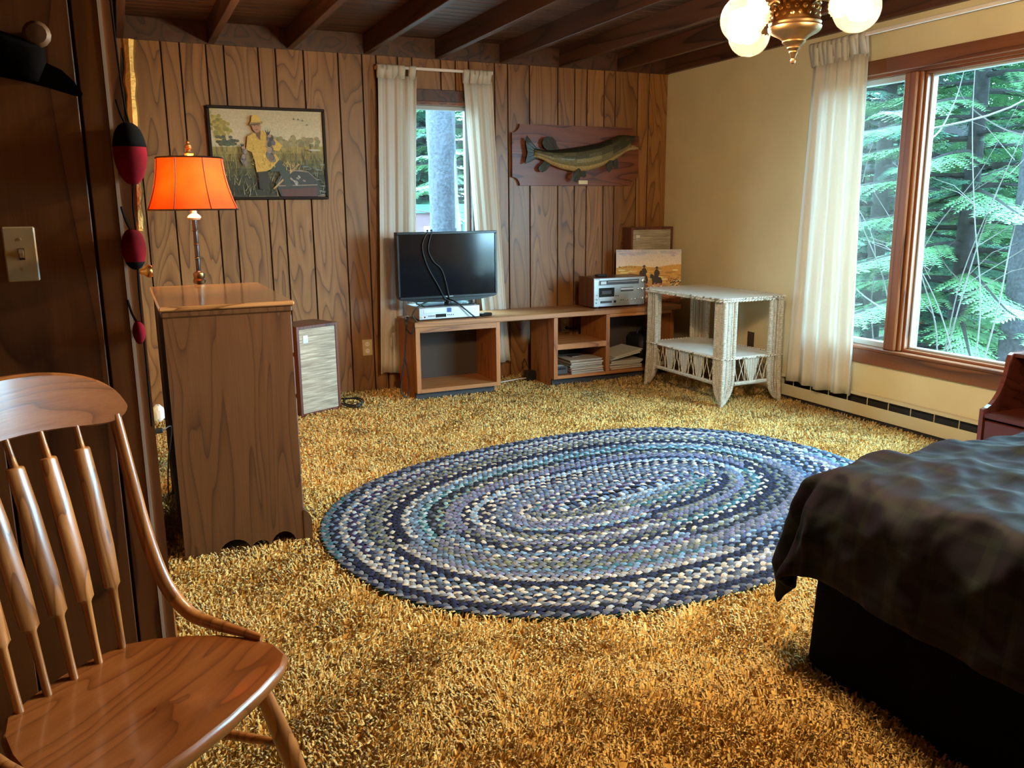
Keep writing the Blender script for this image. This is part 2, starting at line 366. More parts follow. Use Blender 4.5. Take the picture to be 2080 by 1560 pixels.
def wloc(o):
    p = Vector(o.location)
    while o.parent is not None: o = o.parent; p += Vector(o.location)
    return p
def tag(o, label=None, cat=None, group=None, kind=None):
    if label: o['label'] = label
    if cat: o['category'] = cat
    if group: o['group'] = group
    if kind: o['kind'] = kind
    return o
def thing(name, loc, label, cat, rz=0, group=None):
    o = bpy.data.objects.new(name, None); COL.objects.link(o); o.location = loc; o.rotation_euler = (0, 0, rz); o.empty_display_size = .05
    return tag(o, label, cat, group)
def root(name, loc=(0, 0, 0)):
    o = bpy.data.objects.new(name, None); COL.objects.link(o); o.location = loc; o.empty_display_size = .05; o['kind'] = 'structure'
    return o
def part(name, mat, parent, fn, smooth=False, local=False, label=None):
    m = MB(); fn(m); o = m.build(name, mat, parent, smooth, local)
    if label: o['label'] = label
    return o
def pbox(name, mat, parent, *a, bev=0, local=False, label=None): return part(name, mat, parent, lambda m: m.box(*a, bev=bev), local=local, label=label)
def bez(pts, n=10):
    """smooth curve through points"""
    P = [Vector(p) for p in pts]; out = []
    for i in range(len(P)-1):
        p0 = P[max(i-1, 0)]; p1 = P[i]; p2 = P[i+1]; p3 = P[min(i+2, len(P)-1)]
        for k in range(n):
            t = k/n; out.append(.5*((2*p1)+(p2-p0)*t+(2*p0-5*p1+4*p2-p3)*t*t+(3*p1-p0-3*p2+p3)*t**3))
    out.append(P[-1]); return out
def copy_tree(o, parent=None):
    c = o.copy(); COL.objects.link(c); c.parent = parent
    for ch in list(o.children): copy_tree(ch, c)
    return c

# ------------------------------------------------------------------ the room
XL, XR, YB, YP, YF_, XFAR = .035, 4.312, 6.2, 2.2, -1.6, -2.0
ZB, ZC = 2.447, 2.585            # underside of beams, underside of ceiling boards
fl = MB().box(XFAR, XR+.12, YF_-.1, YB+.12, -.12, 0).build('floor', 'carpet_base'); tag(fl, 'floor under the gold shag carpet', kind='structure')

# back wall: dark backing with the window hole, planks standing proud of it
WX0, WX1, WZ0, WZ1 = 2.02, 2.535, .62, 2.148
m = MB(); y0, y1 = YB+.010, YB+.14
m.box(-.1, WX0, y0, y1, 0, 2.65); m.box(WX1, XR+.12, y0, y1, 0, 2.65); m.box(WX0, WX1, y0, y1, 0, WZ0); m.box(WX0, WX1, y0, y1, WZ1, 2.65)
wall_back = tag(m.build('wall_back', 'groove_dark', loc=(2.1, YB, 0)), kind='structure')
GR = [-.1, .176, .356, .471, .634, .747, .969, 1.084, 1.273, 1.514, 1.686, 1.791, 1.951, 2.06, 2.282, 2.399, 2.505, 2.717, 2.828, 3.015, 3.265, 3.418, 3.531, 3.691, 3.797, 4.013, 4.123, XR]
g = .0045
for a, b in zip(GR[:-1], GR[1:]):
    x0, x1 = a+g, b-g
    rects = []
    if x1 <= WX0 or x0 >= WX1: rects = [(x0, x1, 0, 2.45)]
    else:
        if x0 < WX0: rects.append((x0, WX0, WZ0, WZ1))
        if x1 > WX1: rects.append((WX1, x1, WZ0, WZ1))
        rects += [(x0, x1, 0, WZ0), (x0, x1, WZ1, 2.45)]
    for (p, q, z0, z1) in rects:
        if q-p > .004: part('plank', 'panel_wood', wall_back, lambda m: m.box(p, q, YB, YB+.011, z0, z1, bev=.0022))

# near partition (faces the camera) and the left wall that runs back from its corner
m = MB().box(XFAR, .003, YP+.010, YP+.10, 0, 2.65)
wall_part = tag(m.build('wall_partition', 'groove_dark', loc=(-.5, YP, 0)), kind='structure')
PG = [XFAR, -1.79, -1.62, -1.48, -1.27, -1.15, -.96, -.80, -.70, -.48, -.285, -.052, .003]
for a, b in zip(PG[:-1], PG[1:]):
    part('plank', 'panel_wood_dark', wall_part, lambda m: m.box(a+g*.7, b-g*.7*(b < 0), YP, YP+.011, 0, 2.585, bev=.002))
pbox('corner_trim', 'lit_trim_edge', wall_part, .003, .011, YP-.002, YP+.02, 0, 2.585)
pbox('corner_board', 'panel_wood_dark', wall_part, .011, XL, YP+.004, YP+.06, 0, 2.585)
m = MB(); DY0, DY1, DZ = 3.98, 4.72, 2.05
x0, x1 = -.10, XL-.010
m.box(x0, x1, YP+.05, DY0, 0, 2.65); m.box(x0, x1, DY1, YB+.1, 0, 2.65); m.box(x0, x1, DY0, DY1, DZ, 2.65)
wall_left = tag(m.build('wall_left', 'groove_dark', loc=(XL, 4.2, 0)), kind='structure')
LG = [YP+.06, 2.42, 2.60, 2.76, 2.98, 3.10, 3.28, 3.50, 3.66, 3.78, DY0, DY1, 4.86, 5.02, 5.20, 5.42, 5.53, 5.70, 5.92, 6.05, YB]
for a, b in zip(LG[:-1], LG[1:]):
    if a == DY0: part('plank', 'panel_wood', wall_left, lambda m: m.box(XL-.011, XL, a, b, DZ, 2.585)); continue
    part('plank', 'panel_wood', wall_left, lambda m: m.box(XL-.011, XL, a+g, b-g, 0, 2.585, bev=.002))
door = root('door_1', (XL, 4.35, 0))
pbox('door_leaf', 'casing_wood', door, XL-.045, XL-.005, DY0, DY1, .02, DZ)
for yy in (DY0-.065, DY1): pbox('door_casing', 'casing_wood', door, XL, XL+.022, yy, yy+.065, 0, DZ+.065, bev=.005)
pbox('door_casing', 'casing_wood', door, XL, XL+.022, DY0, DY1, DZ, DZ+.065, bev=.005)
part('door_knob', 'brass', door, lambda m: m.lathe([(.026, 0), (.026, .006), (.010, .010), (.010, .038), (.016, .052), (.027, .066), (.029, .078), (.024, .088), (.001, .091)], (XL-.005, 4.10, 1.112), axis=(1, 0, 0)), smooth=True, label='brass door knob')
for zz in (.62, 1.75): pbox('hinge', 'antique_brass', door, XL+.0, XL+.026, DY1-.02, DY1+.004, zz-.045, zz+.045)
pbox('baseboard_left', 'casing_wood', None, XL, XL+.012, YP+.07, DY0-.066, 0, .09).__setitem__('kind', 'structure')

# walls behind the camera
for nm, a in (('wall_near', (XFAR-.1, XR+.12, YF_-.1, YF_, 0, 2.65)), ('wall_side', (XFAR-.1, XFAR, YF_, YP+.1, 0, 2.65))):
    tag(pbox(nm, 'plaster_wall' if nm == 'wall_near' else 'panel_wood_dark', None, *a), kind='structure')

# right wall with the big window
RY0, RY1, RZ0, RZ1 = .95, 4.36, .455, 2.150
m = MB(); x0, x1 = XR, XR+.13
m.box(x0, x1, YF_, RY0, 0, 2.65); m.box(x0, x1, RY1, YB+.01, 0, 2.65); m.box(x0, x1, RY0, RY1, 0, RZ0); m.box(x0, x1, RY0, RY1, RZ1, 2.65)
tag(m.build('wall_right', 'yellow_wall'), kind='structure')
w2 = root('window_2', (XR, 2.65, RZ0))
cs = .088
pbox('head_casing', 'window_wood', w2, XR-.022, XR, RY0-cs, RY1+cs, RZ1-.006, RZ1+.082, bev=.004)
pbox('sill_casing', 'window_wood', w2, XR-.022, XR, RY0-cs, RY1+cs, RZ0-.088, RZ0+.004, bev=.004)
pbox('stool', 'window_wood', w2, XR-.034, XR+.07, RY0, RY1, RZ0+.002, RZ0+.022, bev=.004)
for yy in (RY0-cs, RY1): pbox('side_casing', 'window_wood_upright', w2, XR-.020, XR, yy, yy+cs, RZ0, RZ1, bev=.004)
pbox('jamb', 'window_wood_upright', w2, XR, XR+.12, RY0, RY0+.02, RZ0+.022, RZ1-.02); pbox('jamb', 'window_wood_upright', w2, XR, XR+.12, RY1-.02, RY1, RZ0+.022, RZ1-.02)
pbox('head_jamb', 'window_wood', w2, XR, XR+.12, RY0, RY1, RZ1-.022, RZ1-.002)
MU0, MU1 = 3.655, 3.775
pbox('mullion', 'window_wood_upright', w2, XR-.016, XR+.12, 3.688, MU1, RZ0+.022, RZ1-.022, bev=.006)
pbox('mullion_bead', 'window_wood_upright', w2, XR+.004, XR+.07, 3.664, 3.688, RZ0+.022, RZ1-.022, bev=.006)
# fixed pane: stops stepping back to the glass
def frame_ring(name, mat_h, mat_v, ya, yb, za, zb, wd, xa, xb):
    pbox(name, mat_h, w2, xa, xb, ya, yb, za, za+wd, bev=.003); pbox(name, mat_h, w2, xa, xb, ya, yb, zb-wd, zb, bev=.003)
    pbox(name, mat_v, w2, xa, xb, ya, ya+wd, za+wd, zb-wd, bev=.003); pbox(name, mat_v, w2, xa, xb, yb-wd, yb, za+wd, zb-wd, bev=.003)
frame_ring('window_stop', 'window_wood', 'window_wood_upright', RY0+.02, 3.664, RZ0+.022, RZ1-.022, .016, XR+.025, XR+.10)
frame_ring('glazing_bead', 'vinyl_frame', 'vinyl_frame', RY0+.036, 3.648, RZ0+.038, RZ1-.038, .014, XR+.06, XR+.10)
pbox('pane', 'window_glass', w2, XR+.079, XR+.083, RY0+.05, 3.634, RZ0+.052, RZ1-.052)
# casement sash left of the mullion
frame_ring('sash', 'vinyl_frame', 'window_wood_upright', MU1, RY1-.02, RZ0+.022, RZ1-.022, .036, XR+.03, XR+.075)
pbox('pane', 'window_glass', w2, XR+.053, XR+.057, MU1+.036, RY1-.056, RZ0+.058, RZ1-.058)
for zz in (.86, 1.72): pbox('sash_latch', 'black_metal', w2, XR+.018, XR+.03, MU1+.004, MU1+.022, zz-.035, zz+.035)

# back window
w1 = root('window_1', (2.28, YB, WZ0))
pbox('head_trim', 'beam_wood', w1, WX0-.06, WX1+.06, YB-.016, YB, WZ1+.002, WZ1+.085, bev=.003)
pbox('head_jamb', 'window_wood', w1, WX0, WX1, YB-.004, YB+.13, WZ1-.022, WZ1)
for xx in (WX0, WX1-.016): pbox('jamb', 'beam_wood', w1, xx, xx+.016, YB-.004, YB+.13, WZ0, WZ1-.022)
pbox('sill', 'window_wood', w1, WX0-.03, WX1+.03, YB-.03, YB+.13, WZ0-.025, WZ0, bev=.004)
fx0, fx1, fz0, fz1 = WX0+.016, WX1-.016, WZ0, WZ1-.022
for a in ((fx0, fx1, fz0, fz0+.03), (fx0, fx1, fz1-.03, fz1), (fx0, fx0+.03, fz0+.03, fz1-.03), (fx1-.03, fx1, fz0+.03, fz1-.03)):
    pbox('sash', 'vinyl_frame', w1, a[0], a[1], YB+.06, YB+.10, a[2], a[3], bev=.003)
pbox('pane', 'window_glass', w1, fx0+.03, fx1-.03, YB+.078, YB+.082, fz0+.03, fz1-.03)

# ceiling: boards on beams
ceil = tag(pbox('ceiling', 'groove_dark', None, XFAR, XR+.12, YF_-.1, YB+.12, ZC+.016, ZC+.05), kind='structure')
y = YB
while y > YF_:
    ya = max(y-.098, YF_)
    part('ceiling_board', 'ceiling_wood', ceil, lambda m: m.box(XFAR, XR, ya+.0025, y-.0025, ZC, ZC+.015, bev=.002)); y -= .098
for bx in (.10, .648, 1.163, 1.70, 2.236, 2.756, 3.268, 3.80, 4.268, -.42, -.95, -1.48):
    part('ceiling_beam', 'beam_wood', ceil, lambda m: m.box(bx, bx+.044, (YP+.1 if bx < 0 else YF_) if bx >= 0 else YF_, YB if bx > 0 else YP, ZB+.003, ZC, bev=.003))
pbox('ledger_board', 'beam_wood', ceil, XL, XR, YB-.014, YB, ZB, ZC)

# baseboard heater along the right wall
ht = thing('baseboard_heater', (XR, 3.6, 0), 'long cream enamel baseboard heater under the big window', 'heater')
hy0, hy1 = 1.9, 4.62
hx = XR-.068
pbox('back_plate', 'slot_dark', ht, XR-.012, XR, hy0, hy1, .012, .165)
pbox('front_panel', 'cream_enamel', ht, hx, hx+.004, hy0, hy1, .034, .114, bev=.0015)
part('top_cover', 'cream_enamel', ht, lambda m: m.prism([(XR, hy0, .172), (XR-.030, hy0, .172), (XR-.046, hy0, .162), (XR-.046, hy0, .157), (XR, hy0, .162)], (0, hy1-hy0, 0)))
pbox('heating_element', 'slot_dark', ht, XR-.05, XR-.014, hy0, hy1, .05, .095)
for k in range(int((hy1-hy0)/.165)): pbox('bracket', 'cream_enamel', ht, hx+.004, hx+.010, hy0+.1+k*.165, hy0+.103+k*.165, .112, .160)
for a in (hy0-.02, hy1): pbox('end_cap', 'cream_enamel', ht, hx-.002, XR, a, a+.02, .012, .172, bev=.003)
pbox('toe_strip', 'slot_dark', ht, hx+.012, hx+.02, hy0, hy1, .0, .036)

# ------------------------------------------------------------------ braided rug
RC, RA, RB, RROT, RN = (2.06, 3.28), 1.415, 1.05, math.radians(9), 2.3
def rug_pt(a, b, th):
    c, s = math.cos(th), math.sin(th); x = a*math.copysign(abs(c)**(2/RN), c); y = b*math.copysign(abs(s)**(2/RN), s)
    return x, y
def rug_row(a, b, step):
    """even points along the oval"""
    ths = np.linspace(0, 2*PI, 721); c, s = np.cos(ths), np.sin(ths); n = 2/RN
    n = 1/1.15
    x = a*np.sign(c)*np.abs(c)**n; y_ = b*np.sign(s)*np.abs(s)**n
    d = np.concatenate([[0], np.cumsum(np.hypot(np.diff(x), np.diff(y_)))]); k = max(8, int(d[-1]/step))
    t = np.linspace(0, d[-1], k, endpoint=False)
    return np.interp(t, d, x), np.interp(t, d, y_), k
rug = thing('braided_rug', (RC[0], RC[1], 0), 'large oval braided rag rug in blues, greys and cream on gold carpet', 'rug', rz=RROT)
PAL = dict(navy=(.018, .022, .060), ink=(.016, .018, .026), slate=(.085, .105, .150), steel=(.13, .19, .28), sky=(.16, .28, .42), pale=(.34, .40, .45), cream=(.50, .45, .37), teal=(.035, .12, .155), aqua=(.17, .32, .35), lav=(.15, .145, .25), plum=(.06, .035, .10), olive=(.17, .18, .11), grey=(.20, .20, .22), denim=(.06, .10, .22), silver=(.36, .38, .42))
ROWS = [('teal', 'silver', 'teal'), ('ink', 'steel', 'navy'), ('silver', 'cream', 'grey'), ('plum', 'navy', 'pale'), ('slate', 'cream', 'steel'), ('navy', 'slate', 'olive'), ('grey', 'olive', 'slate'), ('navy', 'ink', 'cream'),
        ('ink', 'navy', 'navy'), ('cream', 'slate', 'pale'), ('slate', 'steel', 'sky'), ('teal', 'aqua', 'pale'), ('ink', 'slate', 'ink'), ('navy', 'cream', 'olive'), ('grey', 'lav', 'slate'), ('lav', 'steel', 'lav'),
        ('navy', 'ink', 'denim'), ('pale', 'sky', 'silver'), ('ink', 'cream', 'navy'), ('slate', 'navy', 'cream'), ('steel', 'grey', 'slate'), ('denim', 'slate', 'pale'), ('lav', 'steel', 'grey'), ('navy', 'cream', 'slate'), ('grey', 'teal', 'steel'), ('plum', 'lav', 'silver'), ('ink', 'denim', 'cream'), ('slate', 'sky', 'steel')]
rw = .0375
nrow = 0
tmpl_t = [(-1.0, 0, 0), (-.45, 1, .55), (.45, 1, .55), (1, 0, 0), (.45, -1, .5), (-.45, -1, .5), (-.3, 0, 1), (.35, 0, 1.0)]
tmpl_f = [(0, 6, 1), (1, 6, 7, 2), (2, 7, 3), (3, 7, 4), (4, 7, 6, 5), (5, 6, 0)]
while RB-(nrow+.5)*rw > .02:
    a, b = RA-(nrow+.5)*rw, RB-(nrow+.5)*rw
    m = MB(); xs, ys, k = rug_row(a, b, .034)
    cols = ROWS[nrow % len(ROWS)]
    rc = random.Random(nrow); segs = [rc.random() for _ in range(3)]; alts = [cols, cols, ROWS[rc.randrange(len(ROWS))], ROWS[rc.randrange(len(ROWS))]]
    # flat core under the stitches
    xo, yo, kk = rug_row(a, b, .05)
    P = [Vector((x, y_, .016)) for x, y_ in zip(xo, yo)]
    vs_, fs_ = [], []
    for i, p in enumerate(P):
        t = (P[(i+1) % kk]-P[i-1]).normalized(); nn = Vector((t.y, -t.x, 0))
        vs_ += [p+nn*rw*.5+Vector((0, 0, -.010)), p+nn*rw*.48+Vector((0, 0, .003)), p-nn*rw*.48+Vector((0, 0, .003)), p-nn*rw*.5+Vector((0, 0, -.010))]
    for i in range(kk):
        j = (i+1) % kk
        for q in range(4): r = (q+1) % 4; fs_.append((4*i+q, 4*i+r, 4*j+r, 4*j+q))
    m.add(vs_, fs_, tuple(x*.55 for x in PAL[cols[0]]))
    P = [Vector((x, y_, .018)) for x, y_ in zip(xs, ys)]
    run = list(cols)
    for i, p in enumerate(P):
        t = (P[(i+1) % k]-P[i-1]).normalized(); nn = Vector((t.y, -t.x, 0))
        if random.random() < .012: run[random.randrange(3)] = random.choice(list(PAL))
        if i % max(1, k//4) == 0: run = list(alts[(i//max(1, k//4)) % 4] if nrow else (('slate', 'grey', 'navy') if i < k*.55 else ('teal', 'silver', 'steel')))
        if random.random() < .02: run = list(alts[(i//max(1, k//4)) % 4]) if nrow else run
        for side in (0, 1):
            base = PAL[run[(i*2+side*1) % 3]]; q = random.uniform(.56, 1.06); col = tuple(c*q for c in base)
            ctr = p+t*(.017*side)+nn*(rw*.235*(1 if side else -1))
            d = (t*1.0+nn*(-.62 if side else .62)).normalized(); e = Vector((d.y, -d.x, 0))
            la, lb, h = .0235, .0105, .0115*random.uniform(.8, 1.15)
            m.add([ctr+d*(u*la)+e*(w_*lb)+Vector((0, 0, hh*h)) for u, w_, hh in tmpl_t], tmpl_f, col)
    m.build('braid_coil', 'rug_wool', rug, smooth='all', local=True)
    nrow += 1
part('braid_coil', 'rug_wool', rug, lambda m: [m.box(-.30+k*.03, -.272+k*.03, -.022+.01*(k%2), .012+.01*(k%2), .012, .027, col=PAL[('slate','navy','pale','steel')[k%4]], bev=.004) for k in range(-5, 26)], smooth='all', local=True)
# ------------------------------------------------------------------ carpet pile
def pile():
    tot = []
    def field(n, x0, x1, y0, y1, h, w):
        tot.append((rng.uniform(x0, x1, n), rng.uniform(y0, y1, n), h, w))
    zones = [(.06, 2.6, 1.0, 2.4, 9800, .030, .0042), (.05, 4.24, 2.4, 3.3, 6800, .029, .0048), (.05, 4.24, 3.3, 4.4, 5600, .027, .0056), (.05, 4.30, 4.4, 5.66, 4600, .026, .0065), (.05, 4.3, 5.66, 6.19, 3000, .026, .007), (-1.2, .05, .3, 2.19, 3600, .030, .006), (.05, 2.4, .2, 1.0, 1500, .028, .008), (2.6, 4.2, .9, 2.4, 1500, .028, .008)]
    vs_, cs_ = [], []
    for x0, x1, y0, y1, dens, h, w in zones:
        n = int(dens*(x1-x0)*(y1-y0)); x = rng.uniform(x0, x1, n); y_ = rng.uniform(y0, y1, n)
        c, s = math.cos(RROT), math.sin(RROT); dx, dy = x-RC[0], y_-RC[1]; u = dx*c+dy*s; v = -dx*s+dy*c
        keep = (np.abs(u/(RA-.03))**RN+np.abs(v/(RB-.03))**RN) > 1
        for (a0, a1, b0, b1) in ((1.80, 4.2, 2.0, .9), (1.84, 2.50, 5.74, 6.2), (2.92, 4.1, 5.74, 6.2), (.13, .58, 3.45, 4.3), (1.83, 4.2, .3, 1.72)):
            keep &= ~((x > a0) & (x < a1) & (y_ > b0) & (y_ < b1))
        x, y_ = x[keep], y_[keep]; n = len(x)
        ph = np.sin(x*9+1.3*np.sin(y_*7))+np.sin(y_*11+2*np.sin(x*5)); ang = ph*1.6+rng.normal(0, 1.1, n)
        ln = h*rng.uniform(.7, 1.25, n); lean = rng.uniform(.25, .95, n); wd = w*rng.uniform(.75, 1.3, n)
        dxy = np.stack([np.cos(ang), np.sin(ang)], 1); nxy = np.stack([-np.sin(ang), np.cos(ang)], 1)
        base = np.stack([x, y_], 1)
        mid = base+dxy*(ln*lean*.38)[:, None]; tip = base+dxy*(ln*lean*1.0)[:, None]
        zb = np.zeros(n); zm = ln*.62; zt = ln*(.92-.45*lean)
        A = np.empty((n, 7, 3))
        for k in range(3):
            ca, sa = math.cos(2*PI*k/3), math.sin(2*PI*k/3)
            A[:, k, :2] = base+nxy*(wd*.8*ca)[:, None]+dxy*(wd*.8*sa)[:, None]; A[:, k, 2] = zb
            A[:, 3+k, :2] = mid+nxy*(wd*ca)[:, None]+dxy*(wd*.6*sa)[:, None]; A[:, 3+k, 2] = zm+wd*.7*sa
        A[:, 6, :2] = tip; A[:, 6, 2] = zt
        vs_.append(A)
        q = rng.uniform(.82, 1.24, n)[:, None]; hue = rng.uniform(0, 1, n)[:, None]
        patch = (.92+.10*np.sin(x*2.3+1)*np.sin(y_*1.9))[:, None]
        cs_.append((np.array([.66, .395, .098])*(1-hue)+np.array([.77, .520, .185])*hue)*q*patch)
    V = np.concatenate(vs_); Cc = np.concatenate(cs_); n = len(V)
    o = np.arange(n)[:, None, None]*7
    quads = np.array([[0, 1, 4, 3], [1, 2, 5, 4], [2, 0, 3, 5]])[None]+o; tris = np.array([[3, 4, 6], [4, 5, 6], [5, 3, 6]])[None]+o
    me = bpy.data.meshes.new('carpet_pile'); me.vertices.add(n*7); me.vertices.foreach_set('co', V.astype(np.float32).ravel())
    lv = np.concatenate([quads.reshape(n, -1), tris.reshape(n, -1)], 1).ravel().astype(np.int32)
    me.loops.add(len(lv)); me.loops.foreach_set('vertex_index', lv)
    tl = np.tile([4, 4, 4, 3, 3, 3], n); st = np.concatenate([[0], np.cumsum(tl)[:-1]]).astype(np.int32)
    me.polygons.add(len(tl)); me.polygons.foreach_set('loop_start', st)
    me.update(calc_edges=True); me.validate()
    at = me.color_attributes.new('col', 'FLOAT_COLOR', 'POINT')
    buf = np.ones((n, 7, 4), np.float32); buf[:, :, :3] = Cc[:, None, :]; at.data.foreach_set('color', buf.ravel())
    me.polygons.foreach_set('use_smooth', [True]*len(me.polygons))
    me.materials.append(MATS['carpet_yarn'])
    ob = bpy.data.objects.new('carpet_pile', me); COL.objects.link(ob)
    tag(ob, 'golden shag carpet covering the whole floor', 'carpet', kind='stuff')
    print('yarns', n)
pile()

# ------------------------------------------------------------------ bed
BX, BY, BT = 1.87, 1.735, .585           # mattress foot edge, far edge, top
bed = thing('bed', (2.9, .8, 0), 'bed under a dark plaid comforter with a black bed skirt', 'bed')
def skirt(m):
    x0, y1 = 1.800, 1.755; pts = []
    for k in range(40): t = k/39; pts.append((x0+.010*math.sin(t*31)+.006*math.sin(t*13), -.25+t*(y1-.05+.25)))
    for k in range(1, 7): a = PI-k*PI/14; pts.append((x0+.05+.05*math.cos(a), y1-.05+.05*math.sin(a)))
    for k in range(1, 36): t = k/35; pts.append((x0+.05+t*2.05, y1+.007*math.sin(t*37)))
    rings = []
    for z, f in ((.004, 1.5), (.10, 1.25), (.25, .9), (.44, .2)):
        rings.append([(x+(x-2.9)*.012*f, y+(y-.8)*.012*f, z) for x, y in pts])
    m.loft(rings, caps=False, closed=False)
    m.v += []
part('bed_skirt', 'bed_skirt', bed, skirt, smooth='all', label='plain black bed skirt')
pbox('mattress', 'bed_skirt', bed, BX-.02, 3.84, -.25, BY, .30, BT-.03, bev=.05)
pbox('bed_frame', 'plinth_black', bed, 1.86, 3.84, -.25, 1.69, .02, .30)
def comforter():
    R_, OV = .105, .345
    na, nb = 150, 150
    As = np.linspace(-OV, 2.0, na); Bs = np.linspace(-OV, 1.95, nb)
    verts, uvs = [], []
    rs = np.random.default_rng(4); ph = rs.uniform(0, 6.28, 30)
    def wr(a, b):
        w = 0
        for i in range(10):
            ang = ph[i]; fr = 5+i*2.1; q = (a*math.cos(ang)+b*math.sin(ang))*fr+ph[i+10]+1.3*math.sin(a*3.1+ph[i+20])+1.1*math.sin(b*3.7+ph[(i+7) % 30]); w += (1-abs(math.sin(q)))**2*1.0/(1+i*.22)
        return w/3.4
    for b in Bs:
        for a in As:
            oa, ob = max(0, -a), max(0, -b); d = math.hypot(oa, ob)
            puff = .060*(1-math.exp(-max(0, min(a+.12, b+.12))*7)); z = BT+puff
            x, y = BX+max(a, 0), BY-max(b, 0)
            w = wr(a, b)
            if d > 0:
                ux, uy = oa/d, ob/d; th = d/R_
                if th < PI/2: out, dn = R_*math.sin(th), R_*(1-math.cos(th))
                else: out, dn = R_+(d-R_*PI/2)*.10, R_+(d-R_*PI/2)*.985
                corner = 4*ux*ux*uy*uy
                fold = .009*math.sin((a*uy*2.2+b*ux*2.2)*9+1)*min(1, d/.15)
                valley = -.055*math.exp(-((math.atan2(uy, ux)-.62)/.16)**2)*min(1, d/.12) if ux > 0 and uy > 0 else 0
                if uy == 0: valley = -.035*math.exp(-((b-.06)/.07)**2)*min(1, d/.1)
                out += fold+.045*corner*min(1, d/.2)+valley+.050*(w-.30)+.020
                x -= ux*out; y += uy*out; z -= dn
                z += .06*(w-.25)*max(0, 1-d/.2)
            else:
                z += .042*(w-.25)
            verts.append((x, y, z)); uvs.append((a, b))
    fs = [(j*na+i, j*na+i+1, (j+1)*na+i+1, (j+1)*na+i) for j in range(nb-1) for i in range(na-1)]
    m = MB(); m.add(verts, fs)
    o = m.build('comforter', 'plaid_comforter', bed, smooth='all'); me = o.data
    ul = me.uv_layers.new(name='UVMap'); uva = np.array(uvs, np.float32)
    li = np.empty(len(me.loops), np.int32); me.loops.foreach_get('vertex_index', li); ul.data.foreach_set('uv', uva[li].ravel())
    so = o.modifiers.new('thickness', 'SOLIDIFY'); so.thickness = .022; so.offset = -1
    su = o.modifiers.new('smooth', 'SUBSURF'); su.levels = 1; su.render_levels = 1
    o['label'] = 'dark plaid puffy comforter hanging over the corner'
comforter()

# nightstand against the right wall
ns = thing('nightstand', (4.04, 2.47, 0), 'cherry wood bookcase nightstand with curved side beside the bed', 'nightstand')
NX0, NX1, NY0, NY1, NH = 3.85, 4.238, 2.17, 2.755, .635
prof = [(NX0, 0), (NX0, .362)]
for k in range(1, 9): a = k/8*PI/2; prof.append((NX0+.155*math.sin(a)**1.1, .362+.235*(1-math.cos(a))))
prof += [(NX0+.165, .625), (NX0+.185, NH), (NX1, NH), (NX1, 0)]
for yy in (NY0, NY1-.022): part('side_panel', 'cherry_wood', ns, lambda m: m.prism([(x, yy, z) for x, z in prof], (0, .022, 0)))
pbox('back_panel', 'cherry_wood', ns, NX1-.012, NX1, NY0+.022, NY1-.022, .02, NH)
pbox('shelf', 'cherry_wood', ns, NX0+.006, NX1-.012, NY0+.022, NY1-.022, .318, .340, bev=.003)
pbox('top', 'cherry_wood', ns, NX0+.185, NX1-.012, NY0+.022, NY1-.022, NH-.022, NH-.002, bev=.003)
dr = pbox('drawer', 'cherry_wood', ns, NX0+.004, NX0+.3, NY0+.030, NY1-.030, .03, .308, bev=.004)
part('knob', 'antique_brass', dr, lambda m: m.lathe([(.012, 0), (.006, .006), (.014, .018), (.002, .024)], (NX0+.004, (NY0+NY1)/2, .18), axis=(-1, 0, 0)), smooth=True)
for i, (w, h, c) in enumerate(((.035, .20, 'kraft_paper'), (.03, .22, 'white_paint'), (.04, .19, 'buoy_red'))):
    y0 = 2.605-.055*i-.02
    t = thing('book', (4.0, y0, .34), ['tan patterned book standing on the nightstand shelf', 'white book standing between two others on the nightstand', 'dark red book standing last on the nightstand shelf'][i], 'book', group='books on the nightstand')
    pbox('cover', c, t, 3.94, 4.08, y0-w, y0, .341, .341+h, bev=.003); pbox('pages', 'white_paint', t, 3.945, 4.0815, y0-w+.004, y0-.004, .345, .341+h-.004)

# ------------------------------------------------------------------ dresser and floor lamp
dx0, dx1, dy0, dy1, dh = .118, .590, 3.405, 4.33, 1.0
ds = thing('dresser', (.35, 3.87, 0), 'tall oak dresser with scalloped side and glossy top behind the chair', 'dresser')
def side(m, yy):
    P = [(dx0, 0)]; P += [(dx0+.135, 0)]
    def scal(a, b, h):
        return [((a+b)/2-(b-a)/2*math.cos(k/10*PI), h*math.sin(k/10*PI)) for k in range(11)]
    P += scal(dx0+.135, dx0+.272, .062)+scal(dx0+.272, dx0+.36, .045)[1:]+scal(dx0+.36, dx0+.445, .066)[1:] if False else scal(dx0+.130, dx0+.255, .060)+scal(dx0+.255, dx0+.335, .040)[1:]+scal(dx0+.335, dx0+.440, .062)[1:]
    P += [(dx1, 0), (dx1, dh-.02), (dx0, dh-.02)]
    m.prism([(x, yy, z) for x, z in P], (0, .02, 0))
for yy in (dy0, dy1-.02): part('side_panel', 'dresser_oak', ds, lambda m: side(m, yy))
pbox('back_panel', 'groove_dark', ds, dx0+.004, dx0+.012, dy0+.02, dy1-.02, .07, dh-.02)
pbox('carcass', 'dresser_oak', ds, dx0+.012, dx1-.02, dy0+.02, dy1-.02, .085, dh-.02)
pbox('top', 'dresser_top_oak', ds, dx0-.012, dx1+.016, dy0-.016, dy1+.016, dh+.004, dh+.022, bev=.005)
pbox('top_moulding', 'dresser_oak', ds, dx0-.006, dx1+.008, dy0-.008, dy1+.008, dh-.022, dh+.004, bev=.006)
